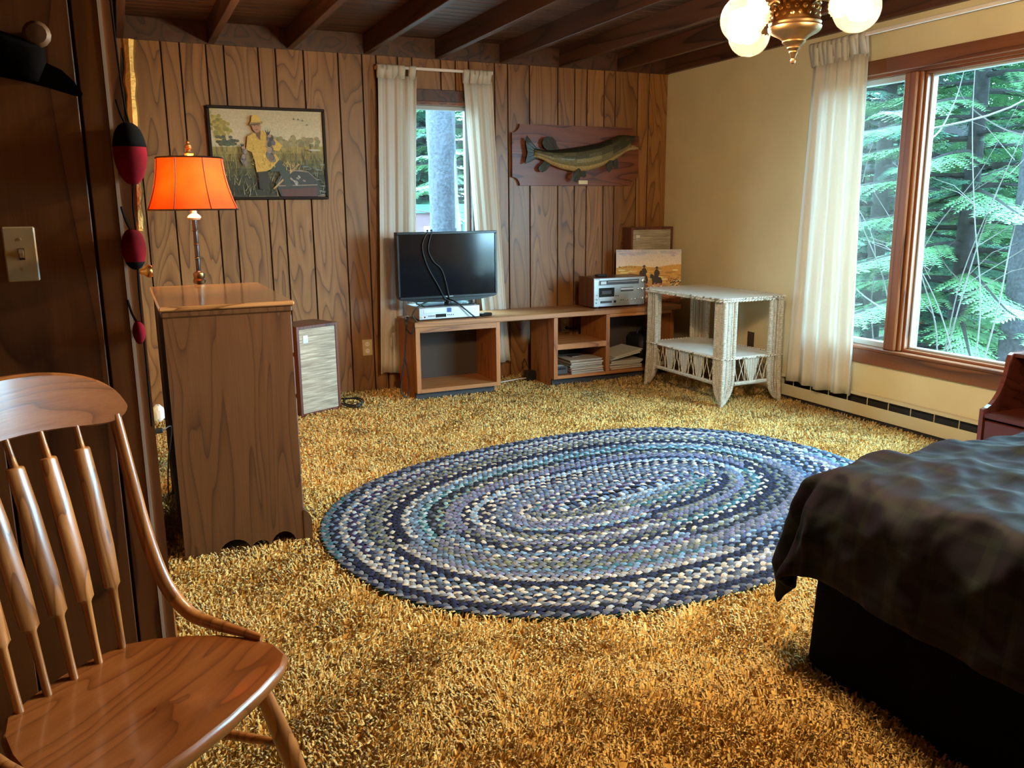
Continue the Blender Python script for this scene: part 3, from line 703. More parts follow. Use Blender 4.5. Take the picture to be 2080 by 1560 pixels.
for k in range(5):
    z0 = .11+k*.173
    d = pbox('drawer_front', 'dresser_oak', ds, dx1-.02, dx1+.010, dy0+.03, dy1-.03, z0, z0+.163, bev=.005)
    for yy in (dy0+.22, dy1-.22): part('drawer_pull', 'antique_brass', d, lambda m: m.tube(bez([(dx1+.010, yy-.04, z0+.095), (dx1+.026, yy-.03, z0+.075), (dx1+.026, yy+.03, z0+.075), (dx1+.010, yy+.04, z0+.095)], 5), .0035, 6), smooth=True)
part('bracket_base', 'dresser_oak', ds, lambda m: m.prism([(dx1, dy0-.004, 0), (dx1+.034, dy0-.004, 0), (dx1+.034, dy0-.004, .105), (dx1+.026, dy0-.004, .122), (dx1+.008, dy0-.004, .142), (dx1, dy0-.004, .142)], (0, dy1-dy0+.008, 0)))

LX, LY = .356, 4.66
lp = thing('floor_lamp', (LX, LY, 0), 'floor lamp with glowing orange bell shade behind the dresser', 'lamp')
part('base', 'antique_brass', lp, lambda m: m.lathe([(.15, .004), (.155, .012), (.14, .024), (.06, .04), (.03, .07), (.016, .10)], (LX, LY, 0), 28), smooth=True)
part('pole', 'bamboo_dark', lp, lambda m: m.lathe(sum([[(.0125, z), (.0120, z+.05), (.0118, z+.058), (.0150, z+.061), (.0150, z+.064), (.0118, z+.067)] for z in np.arange(.09, 1.30, .07)], []), (LX, LY, 0), 12), smooth=True)
part('knuckle', 'antique_brass', lp, lambda m: m.lathe([(.014, 0), (.03, .006), (.032, .02), (.026, .03), (.03, .044), (.028, .058), (.014, .064)], (LX, LY, 1.0), 16), smooth=True)
part('neck_cap', 'bone', lp, lambda m: m.lathe([(.010, 0), (.028, .004), (.034, .014), (.028, .024), (.014, .034), (.012, .070)], (LX, LY, 1.325), 18), smooth=True)
part('finial', 'gold_frame', lp, lambda m: m.lathe([(.006, -.01), (.020, 0), (.024, .010), (.012, .016), (.010, .028), (.016, .036), (.015, .052), (.009, .058), (.010, .068), (.002, .076)], (LX, LY, 1.645), 10), smooth=True)
zt, zb_, rt, rb = 1.632, 1.378, .162, .226
def bell(f):            # f 0 top .. 1 bottom
    return rt+(rb-rt)*(.25*f+.75*f**2.1)
def bell_ring(f, k=None, add=0):
    n = 8; out = []
    for i in range(n):
        a = 2*PI*i/n+.30
        out.append(Vector((LX+(bell(f)+add)*math.cos(a), LY+(bell(f)+add)*math.sin(a), zt+(zb_-zt)*f)))
    return out
fs8 = [k/10 for k in range(11)]
sub = lambda R_: [R_[i].lerp(R_[(i+1) % 8], t)+(((R_[i]+R_[(i+1) % 8])/2-Vector((LX, LY, R_[0].z))).normalized()*.010*math.sin(t*PI)) for i in range(8) for t in (0, .25, .5, .75)]
shade = part('lamp_shade', 'lamp_shade_orange', lp, lambda m: m.loft([sub(bell_ring(f)) for f in fs8], caps=False), smooth='all', label='glowing orange bell shade with dark seams')
for i in range(8): part('seam', 'bamboo_dark', shade, lambda m: m.tube([bell_ring(f, add=.001)[i] for f in fs8], .0022, 5))
for f in (0, 1): part('trim_band', 'bamboo_dark', shade, lambda m: m.tube(sub(bell_ring(f))+[sub(bell_ring(f))[0]], .0048, 6))
part('shade_spider', 'antique_brass', lp, lambda m: [m.tube([(LX, LY, 1.64), bell_ring(.02)[i]], .002, 5) for i in (0, 2, 4, 6)])
part('bulb', 'lamp_bulb_glow', lp, lambda m: m.ball((LX+.035, LY-.02, 1.49), .026, .026, .034), smooth='all')
part('socket', 'antique_brass', lp, lambda m: m.tube([(LX, LY, 1.38), (LX, LY, 1.63)], .006, 8))
l = bpy.data.lights.new('lamp_bulb_light', 'POINT'); l.energy = LAMP_W; l.color = (1, .58, .24); l.shadow_soft_size = .03
lo = bpy.data.objects.new('lamp_bulb_light', l); COL.objects.link(lo); lo.location = (.035, -.02, 1.49); lo.parent = lp

# wall things on the left wall
mir = thing('wall_mirror', (XL, 5.2, 1.2), 'ornate gold framed mirror tilting from the left wall', 'mirror')
def mirror_frame(m):
    for z0, z1, y0, y1 in ((1.27, 2.24, 4.98, 5.06), (1.27, 2.24, 5.44, 5.52), (1.27, 1.35, 5.06, 5.44), (2.16, 2.24, 5.06, 5.44)):
        n = 14; lg = z1-z0 > .5
        rr = []
        for k in range(n+1):
            t = k/n; z = z0+(z1-z0)*t if lg else (z0+z1)/2; y = (y0+y1)/2 if lg else y0+(y1-y0)*t
            tilt = .062+.040*(z-1.27)/.97
            rr.append(((XL+tilt), y, z))
        m.tube(rr, [.030+.007*math.sin(k*2.4) for k in range(n+1)], 8)
part('frame', 'gold_frame', mir, mirror_frame, smooth=True)
part('mirror_glass', 'mirror_glass', mir, lambda m: m.prism([(XL+.058, 5.04, 1.33), (XL+.058, 5.46, 1.33), (XL+.098, 5.46, 2.18), (XL+.098, 5.04, 2.18)], (.006, 0, 0)))
part('backing', 'groove_dark', mir, lambda m: m.prism([(XL+.002, 5.02, 1.30), (XL+.002, 5.48, 1.30), (XL+.062, 5.48, 2.20), (XL+.062, 5.02, 2.20)], (.018, 0, 0)))

by = thing('buoy_garland', (.045, YP, 1.85), 'string of three red and black felt floats hanging at wall corner', 'ornament')
BUO = [(.040, 1.505, .036, .069, 'r'), (.028, 1.290, .027, .047, 'm'), (.021, 1.093, .0145, .028, 's')]
part('string', 'braided_cord', by, lambda m: m.tube(bez([(.030, YP-.01, 1.90), (.034, YP-.012, 1.72), (.040, YP-.018, 1.60), (.052, YP-.035, 1.52), (.036, YP-.03, 1.40), (.036, YP-.028, 1.32), (.030, YP-.02, 1.2), (.03, YP-.02, 1.06), (.028, YP-.015, .86)], 8), .0025, 6))
for (x, z, r, h, k) in BUO:
    yb = YP-.012-r*.4
    prof_ = [(r*math.sin(t)**.8*(1 if t < 1.6 else 1-.18*(t-1.6)/1.5), h*math.cos(PI-t)*-1) for t in np.linspace(.02, PI-.02, 15)]
    prof_ = [(rr, -hh if False else hh) for rr, hh in prof_]
    q = sorted(prof_, key=lambda p: p[1])
    o = part('float', 'buoy_red', by, lambda m: m.lathe(q, (x, yb, z), 20), smooth='all')
    if k == 'r': part('dark_cap', 'buoy_black', o, lambda m: m.lathe([(a*1.012+.0006, b*1.01) for a, b in q if b > h*.02], (x, yb, z), 20), smooth='all')
    if k == 'm': part('dark_cap', 'buoy_black', o, lambda m: m.lathe([(a*1.012+.0006, b*1.01) for a, b in q if b < -h*.55], (x, yb, z), 20), smooth='all')
    part('loop', 'braided_cord', o, lambda m: m.tube(bez([(x-.004, yb, z+h*.97), (x-.012, yb, z+h+.02), (x-.018, yb+.01, z+h+.05)], 5), .003, 6))

cap = thing('dark_cap', (-.16, YP, 1.62), 'black brimmed cap hung on tan peg above the light switch', 'hat')
def W(x, y, d=0.0): return ony(x, y, YP-d)
part('brim', 'black_felt', cap, lambda m: m.prism([W(*p, .035) for p in ((-25, 118), (0, 104), (40, 100), (95, 128), (125, 142), (150, 165), (168, 190), (166, 196), (150, 193), (100, 178), (50, 165), (0, 155), (-25, 150))], (0, .012, 0)))
def crown(m):
    rings = []
    for d, s in ((.004, 1.0), (.03, .98), (.055, .9), (.068, .7), (.074, .4)):
        c = W(35, 112, d); R_ = [W(*p, d) for p in ((-40, 50), (0, 62), (50, 78), (90, 96), (96, 128), (80, 168), (30, 158), (-10, 152), (-45, 150))]
        rings.append([c.lerp(p, s) for p in R_])
    m.loft(rings)
part('crown', 'black_felt', cap, crown, smooth='all')
part('peg', 'peg_wood', cap, lambda m: m.lathe([(.012, 0), (.012, .03), (.026, .036), (.028, .048), (.020, .058), (.002, .060)], W(78, 78, 0), 14, axis=(0, -1, 0)), smooth=True)

sw = thing('light_switch', (-.2, YP, 1.28), 'ivory toggle light switch on the dark panelled wall', 'switch')
a0, a1 = W(2, 461), W(80, 570)
pbox('cover_plate', 'ivory_plastic', sw, a0.x, a1.x+.003, YP-.006, YP, a1.z, a0.z, bev=.003)
cxs, czs = (a0.x+a1.x)/2+.003, (a0.z+a1.z)/2
pbox('toggle_slot', 'slot_dark', sw, cxs-.006, cxs+.006, YP-.0068, YP-.004, czs-.013, czs+.013)
part('toggle', 'ivory_plastic', sw, lambda m: m.prism([(cxs-.0045, YP-.006, czs-.009), (cxs-.0045, YP-.006, czs+.007), (cxs-.0045, YP-.017, czs+.012), (cxs-.0045, YP-.016, czs+.003)], (.009, 0, 0)))
for dz in (-.033, .033): part('screw', 'ivory_plastic', sw, lambda m: m.lathe([(.0036, 0), (.0036, .0010), (.001, .0014)], (cxs, YP-.006, czs+dz), 10, axis=(0, -1, 0)))

nl = thing('plug_adapter', (XL+.012, 3.30, .60), 'white rounded plug-in adapter on the left wall beside the dresser', 'plug')
part('housing', 'white_plastic', nl, lambda m: m.box(XL+.014, XL+.054, 3.27, 3.33, .612, .672, bev=.014), smooth=True)
pbox('outlet_plate', 'ivory_plastic', nl, XL+.012, XL+.015, 3.255, 3.345, .55, .68)
lc = thing('lamp_plug', (XL+.015, 3.30, .575), 'small black plug with thin cord in left wall outlet', 'plug')
pbox('plug_body', 'black_rubber', lc, XL+.015, XL+.045, 3.29, 3.31, .566, .584, bev=.004)
part('cord', 'black_rubber', lc, lambda m: m.tube(bez([(XL+.045, 3.30, .575), (XL+.075, 3.34, .57), (.09, 3.42, .42), (.085, 3.7, .20), (.10, 4.2, .03), (.3, 4.5, .02)], 8), .0028, 6))
# ------------------------------------------------------------------ chair
th45 = PI/4
ch = thing('windsor_chair', (-.043, 1.681, 0), 'oak arrow-back windsor chair in the left foreground', 'chair', rz=th45)
half = [(0, -.214), (.1, -.210), (.19, -.198), (.235, -.175), (.264, -.125), (.272, -.06), (.258, .02), (.232, .085), (.195, .15), (.15, .197), (.08, .216), (0, .222)]
outl = half+[(-x, y) for x, y in half[-2:0:-1]]
def seat(m):
    rings = []
    for z, s in ((.394, .90), (.398, .955), (.410, .99), (.420, 1.0), (.428, .99), (.4335, .965)): rings.append([(x*s, y*s, z) for x, y in outl])
    for s, z in ((.86, .4315), (.7, .426), (.45, .421), (.2, .4205)): rings.append([(x*s, y*s-.0, z+(.010*max(0, -y/.2)*(abs(x) < .05) if s < .9 else 0)) for x, y in outl])
    m.loft(rings)
part('seat', 'seat_oak', ch, seat, smooth=True, local=True)
def crest(m):
    rings = []
    for k in range(37):
        t = math.sin((-1+2*k/36)*PI/2); x = .262*t; y = .285-.045*t*t
        e = max(.02, (1-abs(t)**6))**.5; top = .950+(.110-.046*t*t)*e; bot = .950-(.014+.034*t*t)*e
        cz = .955-.0*t*t
        th = .011
        lean = .10
        P = [(-th, bot+.004), (-th, top-.006), (-th*.5, top), (th*.5, top), (th, top-.006), (th, bot+.004), (th*.5, bot), (-th*.5, bot)]
        rings.append([(x, y+dy+(z-.95)*lean, z) for dy, z in P])
    m.loft(rings)
part('crest_rail', 'seat_oak', ch, crest, smooth=True, local=True)
SPB = [-.185, -.122, -.058, .006, .070, .135]; SPT = [-.225, -.152, -.078, -.004, .072, .150]
for xb, xt in zip(SPB, SPT):
    A = Vector((xb, .188, .425)); B = Vector((xt, .283-.045*(xt/.262)**2, .95))
    def spindle(m):
        prof = [(0, .0085, 1), (.10, .0080, 1), (.27, .0098, 1), (.283, .0130, .9), (.292, .0205, .60), (.45, .0232, .50), (.70, .0222, .50), (.862, .0200, .52), (.868, .0180, .55), (.872, .0080, 1), (.93, .0068, 1), (1.0, .0065, 1)]
        rings = []
        for t, r, fl_ in prof:
            c = A.lerp(B, t)+Vector((0, -.012*math.sin(PI*t), 0)); rings.append([(c.x+r*math.cos(2*PI*k/12), c.y+r*fl_*math.sin(2*PI*k/12), c.z) for k in range(12)])
        m.loft(rings)
    part('spindle', 'chair_oak', ch, spindle, smooth=True, local=True)
for s in (-1, 1):
    pth = bez([(s*.240, .247, .935), (s*.243, .225, .80), (s*.246, .200, .66), (s*.252, .165, .54), (s*.262, .115, .470), (s*.268, .055, .448), (s*.270, -.02, .440), (s*.266, -.085, .436)], 7)
    nP = len(pth)
    part('side_post', 'chair_oak', ch, lambda m: m.tube(pth, [.013+.004*math.sin(PI*min(1, k/nP*1.15))-.006*(k/nP)**6 for k in range(nP)], 10), smooth=True, local=True)
for s, (tx, ty, bx, by_) in ((1, (.185, -.125, .268, -.205)), (-1, (-.185, -.125, -.268, -.205)), (1, (.15, .13, .22, .29)), (-1, (-.15, .13, -.22, .29))):
    A, B = Vector((tx, ty, .40)), Vector((bx, by_, 0))
    part('leg', 'chair_oak', ch, lambda m: m.tube([A.lerp(B, t) for t in (0, .1, .35, .5, .62, .7, .9, 1)], [.015, .017, .0215, .023, .0215, .019, .016, .0125], 12), smooth=True, local=True)
for s in (-1, 1): part('stretcher', 'chair_oak', ch, lambda m: m.tube([(s*.245, -.175, .20), (s*.225, .02, .20), (s*.186, .21, .20)], [.008, .013, .008], 10), smooth=True, local=True)
part('stretcher', 'chair_oak', ch, lambda m: m.tube([(-.225, .02, .20), (0, .02, .20), (.225, .02, .20)], [.008, .013, .008], 10), smooth=True, local=True)

# ------------------------------------------------------------------ long worktop on two cabinets
CT, CY0, CY1 = .580, 5.655, 6.085
wt = tag(MB().box(1.838, 4.12, CY0, CY1, CT-.037, CT, bev=.003).build('worktop', 'console_wood'), 'long orange wood worktop bridging the two low cabinets', 'worktop')
def cabinet_side(m, x0, x1):
    m.prism([(x0, CY0+.075, 0), (x0, CY0+.075, .062), (x0, CY0+.012, .062), (x0, CY0+.012, CT-.038), (x0, CY1-.01, CT-.038), (x0, CY1-.01, 0)], (x1-x0, 0, 0))
tc_ = thing('tv_cabinet', (2.17, 5.87, 0), 'open box cabinet of orange wood under the television', 'cabinet')
for a, b in ((1.846, 1.878), (2.470, 2.502)): part('side_panel', 'console_wood_upright', tc_, lambda m: cabinet_side(m, a, b))
pbox('bottom_panel', 'console_wood', tc_, 1.878, 2.470, CY0+.012, CY1-.02, .062, .090)
pbox('top_rail', 'console_wood', tc_, 1.878, 2.470, CY0+.012, CY0+.042, CT-.078, CT-.038)
pbox('back_panel', 'fibre_back', tc_, 1.878, 2.470, CY1-.03, CY1-.02, .09, CT-.038)
pbox('plinth', 'plinth_black', tc_, 1.85, 2.47, CY0+.055, CY0+.073, 0, .061)
mc = thing('media_cabinet', (3.5, 5.87, 0), 'low orange wood cabinet with shelves full of records', 'cabinet')
for a, b in ((2.955, 2.988), (3.418, 3.452), (4.03, 4.062)): part('side_panel' if a != 3.418 else 'divider', 'console_wood_upright', mc, lambda m: cabinet_side(m, a, b))
pbox('bottom_panel', 'console_wood', mc, 2.988, 3.418, CY0+.012, CY1-.02, .062, .086); pbox('bottom_panel', 'console_wood', mc, 3.452, 4.03, CY0+.012, CY1-.02, .062, .086)
pbox('shelf', 'console_wood', mc, 2.988, 3.418, CY0+.012, CY1-.02, .292, .334)
pbox('top_rail', 'console_wood', mc, 3.452, 4.03, CY0+.012, CY0+.04, CT-.062, CT-.038)
pbox('back_panel', 'fibre_back', mc, 3.452, 4.03, CY1-.03, CY1-.02, .086, CT-.038); pbox('back_panel', 'fibre_back', mc, 2.988, 3.418, CY1-.03, CY1-.02, .086, .292)
pbox('plinth', 'plinth_black', mc, 2.96, 4.06, CY0+.055, CY0+.073, 0, .061)
random.seed(3)
ORD = 'first second third fourth fifth sixth seventh eighth ninth tenth eleventh'.split()
SLC = [(.50, .42, .34), (.10, .08, .07), (.42, .36, .30), (.30, .10, .06), (.55, .50, .42), (.06, .05, .06), (.36, .30, .24), (.16, .18, .22)]
def sleeve(x, y, z, w, d, h, rz, ry, label, grp, c):
    o = MB(); o.box(-w/2, w/2, -d/2, d/2, 0, h, col=c)
    e = .6
    t = thing('record_sleeve', (x, y, z), label, 'record', rz=rz, group=grp); t.rotation_euler[1] = ry
    o.build('cover', 'record_sleeve', t, local=True)
    m = MB(); m.box(-w/2+.004, w/2-.004, -d/2-.0004, -d/2+.01, h*.25, h*.75, col=(.6, .55, .46)); m.build('paper_edge', 'record_sleeve', t, local=True)
z = .087
for k in range(11):
    h = random.choice((.006, .008, .010)); top = k == 10
    sleeve(3.258+random.uniform(-.004, .003), 5.835+random.uniform(-.02, .012), z, .29, .29, h, random.uniform(-.025, .025), 0, 'tan record sleeve on top of the pile under the small shelf' if top else ORD[k]+' record sleeve from the bottom of the pile under the small shelf', 'records under the small shelf', (.46, .37, .28) if top else SLC[k % 8]); z += h+.002
sleeve(3.235, 5.85, z+.002, .10, .08, .004, .1, 0, 'small dark card lying on the record pile', None, (.05, .04, .04))
z = .089
for k in range(7):
    h = .008; sleeve(3.622+random.uniform(-.01, .012), 5.84+random.uniform(-.015, .01), z, .30, .30, h, random.uniform(-.06, .06), 0, ORD[k]+' record sleeve from the bottom of the pile behind the divider', 'records behind the divider', SLC[(k*3) % 8]); z += h+.002
for k in range(3):
    sleeve(3.618+k*.010, 5.83, z+.026+k*.012, .28, .28, .006, .05*k, -.16, ['lowest', 'middle', 'topmost'][k]+' of three tilted record sleeves behind the divider', 'tilted records behind the divider', [(.5, .5, .52), (.44, .40, .36), (.6, .56, .5)][k])
gb = thing('green_bag', (3.53, 5.98, .16), 'dark olive cloth bag behind the tilted records', 'bag')
part('body', 'green_cloth', gb, lambda m: m.box(3.462, 3.61, 5.985, 6.045, .09, .37, bev=.028), smooth=True)
bb = thing('black_case', (3.85, 5.9, .086), 'black soft case at the back of the media cabinet', 'case')
part('body', 'leather_black', bb, lambda m: m.box(3.83, 4.02, 5.80, 6.04, .088, .33, bev=.03), smooth=True)
part('handle', 'leather_black', bb, lambda m: m.tube(bez([(3.87, 5.92, .325), (3.89, 5.92, .37), (3.96, 5.92, .37), (3.98, 5.92, .325)], 6), .008, 8), smooth=True)
tp = thing('tape_recorder', (3.04, 5.78, .086), 'small grey tape recorder beside the record pile', 'tape recorder')
pbox('body', 'dark_grey', tp, 2.992, 3.095, 5.70, 5.90, .088, .150, bev=.006)
for k in range(4): pbox('key', 'black_plastic', tp, 3.0+k*.02, 3.015+k*.02, 5.697, 5.715, .128, .142)
pbox('cassette_window', 'silver_plastic', tp, 3.005, 3.08, 5.73, 5.79, .150, .1515)

# ------------------------------------------------------------------ video recorder, television, receiver
vc = thing('video_recorder', (2.13, 5.85, CT), 'silver video recorder with blue sticker under the television', 'video player')
vx0, vx1, vy, vz0, vz1 = 1.893, 2.362, 5.715, CT+.008, CT+.094
pbox('case', 'silver_plastic', vc, vx0+.002, vx1-.002, vy+.012, vy+.30, vz0, vz1, bev=.004)
fp = pbox('front_panel', 'silver', vc, vx0, vx1, vy, vy+.013, vz0, vz1-.001, bev=.003)
pbox('tape_flap', 'silver_plastic', fp, vx0+.035, vx0+.20, vy-.002, vy+.003, vz0+.048, vz1-.012, bev=.001)
pbox('disc_tray', 'silver_plastic', fp, vx0+.25, vx0+.43, vy-.002, vy+.003, vz0+.056, vz1-.012, bev=.001)
pbox('display', 'dark_slot_glass', fp, vx0+.125, vx0+.205, vy-.001, vy+.003, vz0+.012, vz0+.036)
pbox('sticker', 'outhouse_trim', fp, vx0+.212, vx0+.246, vy-.0012, vy+.003, vz0+.045, vz1-.008, label='blue sticker').active_material = plain('blue_sticker', (.03, .08, .30), .5)
for k in range(5): pbox('button', 'dark_grey', fp, vx0+.068+k*.011, vx0+.075+k*.011, vy-.0012, vy+.003, vz0+.020, vz0+.028)
for k in range(4): pbox('button', 'dark_grey', fp, vx0+.215+k*.014, vx0+.223+k*.014, vy-.0012, vy+.003, vz0+.022, vz0+.030)
for k, c in enumerate(('ivory_plastic', 'white_plastic', 'buoy_red')): part('jack', c, fp, lambda m: m.lathe([(.006, 0), (.006, .002), (.002, .003)], (vx0+.014+k*.014, vy, vz0+.018), 10, axis=(0, -1, 0)))
for x in (vx0+.03, vx1-.03): pbox('foot', 'black_rubber', vc, x-.012, x+.012, vy+.03, vy+.054, CT, vz0)

tvt = thing('television', (2.17, 5.85, vz1), 'black flat screen television in front of the narrow window', 'television')
TX0, TX1, TZ0, TZ1, TY = 1.782, 2.560, .712, 1.205, 5.842
def tv_body(m):
    P = [(TX0, TZ1), (TX0-.002, TZ0+.05), (TX0+.004, TZ0+.02), (TX0+.02, TZ0+.008)]; P += [(TX0+.15, TZ0-.012), ((TX0+TX1)/2, TZ0-.018), (TX1-.15, TZ0-.012), (TX1-.02, TZ0+.008), (TX1-.004, TZ0+.02), (TX1+.002, TZ0+.05), (TX1, TZ1)]
    m.prism([(x, TY, z) for x, z in P], (0, .05, 0))
part('housing', 'black_plastic', tvt, tv_body)
pbox('screen', 'tv_screen', tvt, TX0+.018, TX1-.018, TY-.0015, TY+.002, TZ0+.032, TZ1-.018, label='dark glossy screen')
for a in ((TX0, TX1, TZ1-.018, TZ1), (TX0, TX0+.018, TZ0+.032, TZ1-.018), (TX1-.018, TX1, TZ0+.032, TZ1-.018), (TX0+.01, TX1-.01, TZ0+.012, TZ0+.032)): pbox('bezel', 'black_plastic', tvt, a[0], a[1], TY-.008, TY, a[2], a[3], bev=.003)
part('stand_neck', 'black_plastic', tvt, lambda m: m.lathe([(.03, .0), (.028, .03), (.034, .05)], (2.172, TY+.03, vz1+.004), 20), smooth=True)
pbox('stand_base', 'black_plastic', tvt, 1.95, 2.34, TY-.09, TY+.12, vz1, vz1+.008, bev=.003)
def text(name, s, size, mat, parent, loc, rot=(PI/2, 0, 0)):
    c = bpy.data.curves.new(name, 'FONT'); c.body = s; c.size = size; c.align_x = 'CENTER'; c.align_y = 'CENTER'; c.extrude = .0003
    tmp = bpy.data.objects.new(name, c); COL.objects.link(tmp); bpy.context.view_layer.update()
    me = bpy.data.meshes.new_from_object(tmp); bpy.data.objects.remove(tmp)
    o = bpy.data.objects.new(name, me); COL.objects.link(o); o.parent = parent; o.location = Vector(loc)-wloc(parent); o.rotation_euler = rot; me.materials.append(MATS[mat])
    return o
text('brand_lettering', 'SAMSUNG', .013, 'silver', tvt, (2.172, TY-.0085, TZ0+.022))

rc_ = thing('stereo_receiver', (3.59, 5.85, CT), 'silver faced stereo receiver with cassette deck in wooden case', 'stereo')
rx0, rx1, ry, rz0, rz1 = 3.345, 3.835, 5.745, CT+.014, CT+.238
pbox('case', 'speaker_wood', rc_, rx0+.006, rx1-.006, ry+.016, ry+.235, rz0, rz1+.004, bev=.003)
for x in (rx0, rx1-.016): pbox('wood_cheek', 'speaker_wood', rc_, x, x+.016, ry+.006, ry+.24, rz0-.004, rz1+.006, bev=.003)
fp = pbox('face_plate', 'silver', rc_, rx0+.004, rx1-.014, ry, ry+.014, rz0, rz1, bev=.002)
FW, FH = rx1-rx0, rz1-rz0
def R(u0, u1, v0, v1, nm, mt, d=.002, bev=0): return pbox(nm, mt, fp, rx0+u0*FW, rx0+u1*FW, ry-d, ry+.004, rz0+v0*FH, rz0+v1*FH, bev=bev)
R(.09, .86, .745, .935, 'tuner_frame', 'silver', .004, .001); R(.10, .85, .76, .92, 'tuner_window', 'dark_grey', .0045); R(.13, .23, .79, .89, 'signal_meter', 'silver_plastic', .006); R(.26, .83, .86, .872, 'tuner_scale', 'white_plastic', .0052)
R(.10, .385, .34, .66, 'cassette_door', 'dark_slot_glass', .005, .001); R(.15, .33, .44, .56, 'cassette_window', 'dark_grey', .006); R(.10, .385, .26, .33, 'cassette_lid', 'silver_plastic', .004, .001)
R(.13, .34, .12, .20, 'key_bar', 'dark_grey', .006, .001); R(.38, .42, .12, .20, 'eject_key', 'black_plastic', .006, .001)
R(.51, .75, .50, .64, 'tape_slot', 'dark_grey', .003); R(.51, .75, .56, .62, 'tape_flap', 'silver_plastic', .004)
R(.03, .12, .955, .972, 'nameplate_mark', 'dark_grey', .0012)
def knob(u, v, r, l_=.018): part('knob', 'chrome', fp, lambda m: m.lathe([(r, 0), (r*.98, l_*.3), (r*.86, l_*.4), (r*.84, l_), (r*.7, l_*1.05), (.0005, l_*1.06)], (rx0+u*FW, ry, rz0+v*FH), 14, axis=(0, -1, 0)), smooth=True)
for u, v, r in ((.93, .85, .019), (.92, .56, .014), (.83, .57, .009), (.62, .21, .011), (.70, .215, .008), (.77, .215, .009), (.83, .22, .008), (.92, .23, .012), (.05, .42, .006), (.05, .27, .005)): knob(u, v, r)
for u, v in ((.05, .14), (.52, .20), (.56, .20), (.42, .36), (.46, .36)): part('jack', 'black_plastic', fp, lambda m: m.lathe([(.005, 0), (.005, .002), (.003, .002)], (rx0+u*FW, ry, rz0+v*FH), 10, axis=(0, -1, 0)))
for x in (rx0+.05, rx1-.05):
    for yy in (ry+.03, ry+.20): part('foot', 'dark_grey', rc_, lambda m: m.lathe([(.013, 0), (.014, .014)], (x, yy, CT), 12))
rm = thing('remote_control', (3.47, 5.86, rz1), 'small black remote on top of the stereo receiver', 'remote')
rm.location = (3.485, 5.87, rz1+.005)
part('body', 'black_plastic', rm, lambda m: m.box(-.045, .045, -.028, .028, 0, .016, bev=.005), local=True)
for k in range(3): part('button', 'dark_grey', rm, lambda m: m.box(-.03+k*.02, -.02+k*.02, -.012, .012, .0155, .018), local=True)
dm = thing('remote_handset', (2.43, 5.78, CT), 'dark handset lying at the right of the video recorder', 'remote', rz=.35)
part('body', 'black_plastic', dm, lambda m: m.box(-.055, .055, -.03, .03, 0, .022, bev=.008), local=True, smooth=True)
part('end_cap', 'silver_plastic', dm, lambda m: m.box(-.05, -.03, -.022, .022, .0205, .024), local=True)

# cables
def cable(name, pts, r, label, mat='black_rubber', n=9): return tag(MB().tube(bez(pts, n), r, 6).build(name, mat, smooth='all'), label, 'cable')
a = ony(866, 468, TY-.004); 
cable('hanging_cable', [(2.02, TY+.03, TZ1+.006), (2.018, TY-.006, TZ1+.006), ony(858, 500, TY-.013), ony(868, 540, TY-.014), ony(890, 580, TY-.014), ony(903, 605, TY-.014), (2.16, TY-.02, .70), (2.15, TY-.03, .685)], .0045, 'black cable looping down the face of the television')
cable('hanging_cable', [(2.05, TY+.03, TZ1+.006), (2.05, TY-.006, TZ1+.006), ony(870, 505, TY-.013), ony(880, 530, TY-.013), ony(896, 546, TY-.014), ony(905, 570, TY-.014), ony(912, 600, TY-.016), ony(920, 625, 5.80), (2.235, 5.76, vz1+.006)], .0042, 'second black cable hanging beside the looping one on television')
cable('power_cable', [ony(895, 606, 5.80), ony(870, 612, 5.74), ony(850, 623, 5.70), ony(838, 640, 5.70), (1.862, 5.69, CT+.006), (1.838, 5.675, CT-.012), (1.822, 5.68, .50), (1.805, 5.72, .52), (1.80, 5.75, CT+.008), (1.83, 5.84, CT+.020), (1.87, 5.9, CT+.008)], .0055, 'black power cable arching from the television over cabinet edge')
cable('power_cable', [ony(908, 606, 5.80), ony(925, 613, 5.72), ony(945, 628, 5.69), ony(962, 642, 5.68), ony(972, 648, 5.67)], .0055, 'black power cable slanting right across the video recorder')
cable('power_cable', [(1.835, 5.80, CT+.012), (1.812, 5.76, CT+.004), (1.800, 5.74, .52), (1.79, 5.74, .38), (1.765, 5.74, .22), (1.745, 5.74, .10), (1.76, 5.72, .045), (1.79, 5.72, .04), (1.805, 5.73, .10), (1.80, 5.74, .22), (1.785, 5.75, .33)], .005, 'black power cable hanging down the left side of television cabinet')
cable('thin_cable', [(2.52, 5.98, .03), (2.60, 5.92, .028), (2.70, 5.95, .026), (2.82, 5.98, .026), (2.93, 5.97, .03)], .003, 'thin white cord on carpet between the two cabinets', 'white_plastic')
cable('coiled_cord', [(1.300, 5.72, .04), (1.34, 5.64, .03), (1.40, 5.60, .032), (1.43, 5.66, .05), (1.40, 5.74, .06), (1.34, 5.78, .05), (1.33, 5.70, .035), (1.38, 5.62, .04), (1.44, 5.64, .055), (1.43, 5.74, .06), (1.36, 5.80, .05), (1.34, 5.86, .04)], .006, 'black cord coiled on the carpet beside the floor speaker')
tr = thing('power_transformer', (2.90, 6.0, .0), 'black power transformer on carpet beside the media cabinet', 'adapter')
pbox('body', 'black_plastic', tr, 2.865, 2.945, 5.95, 6.03, .005, .085, bev=.008)
part('cord', 'black_rubber', tr, lambda m: m.tube(bez([(2.90, 5.99, .085), (2.90, 6.04, .13), (2.91, 6.10, .16), (2.93, 6.16, .12)], 6), .004, 6))

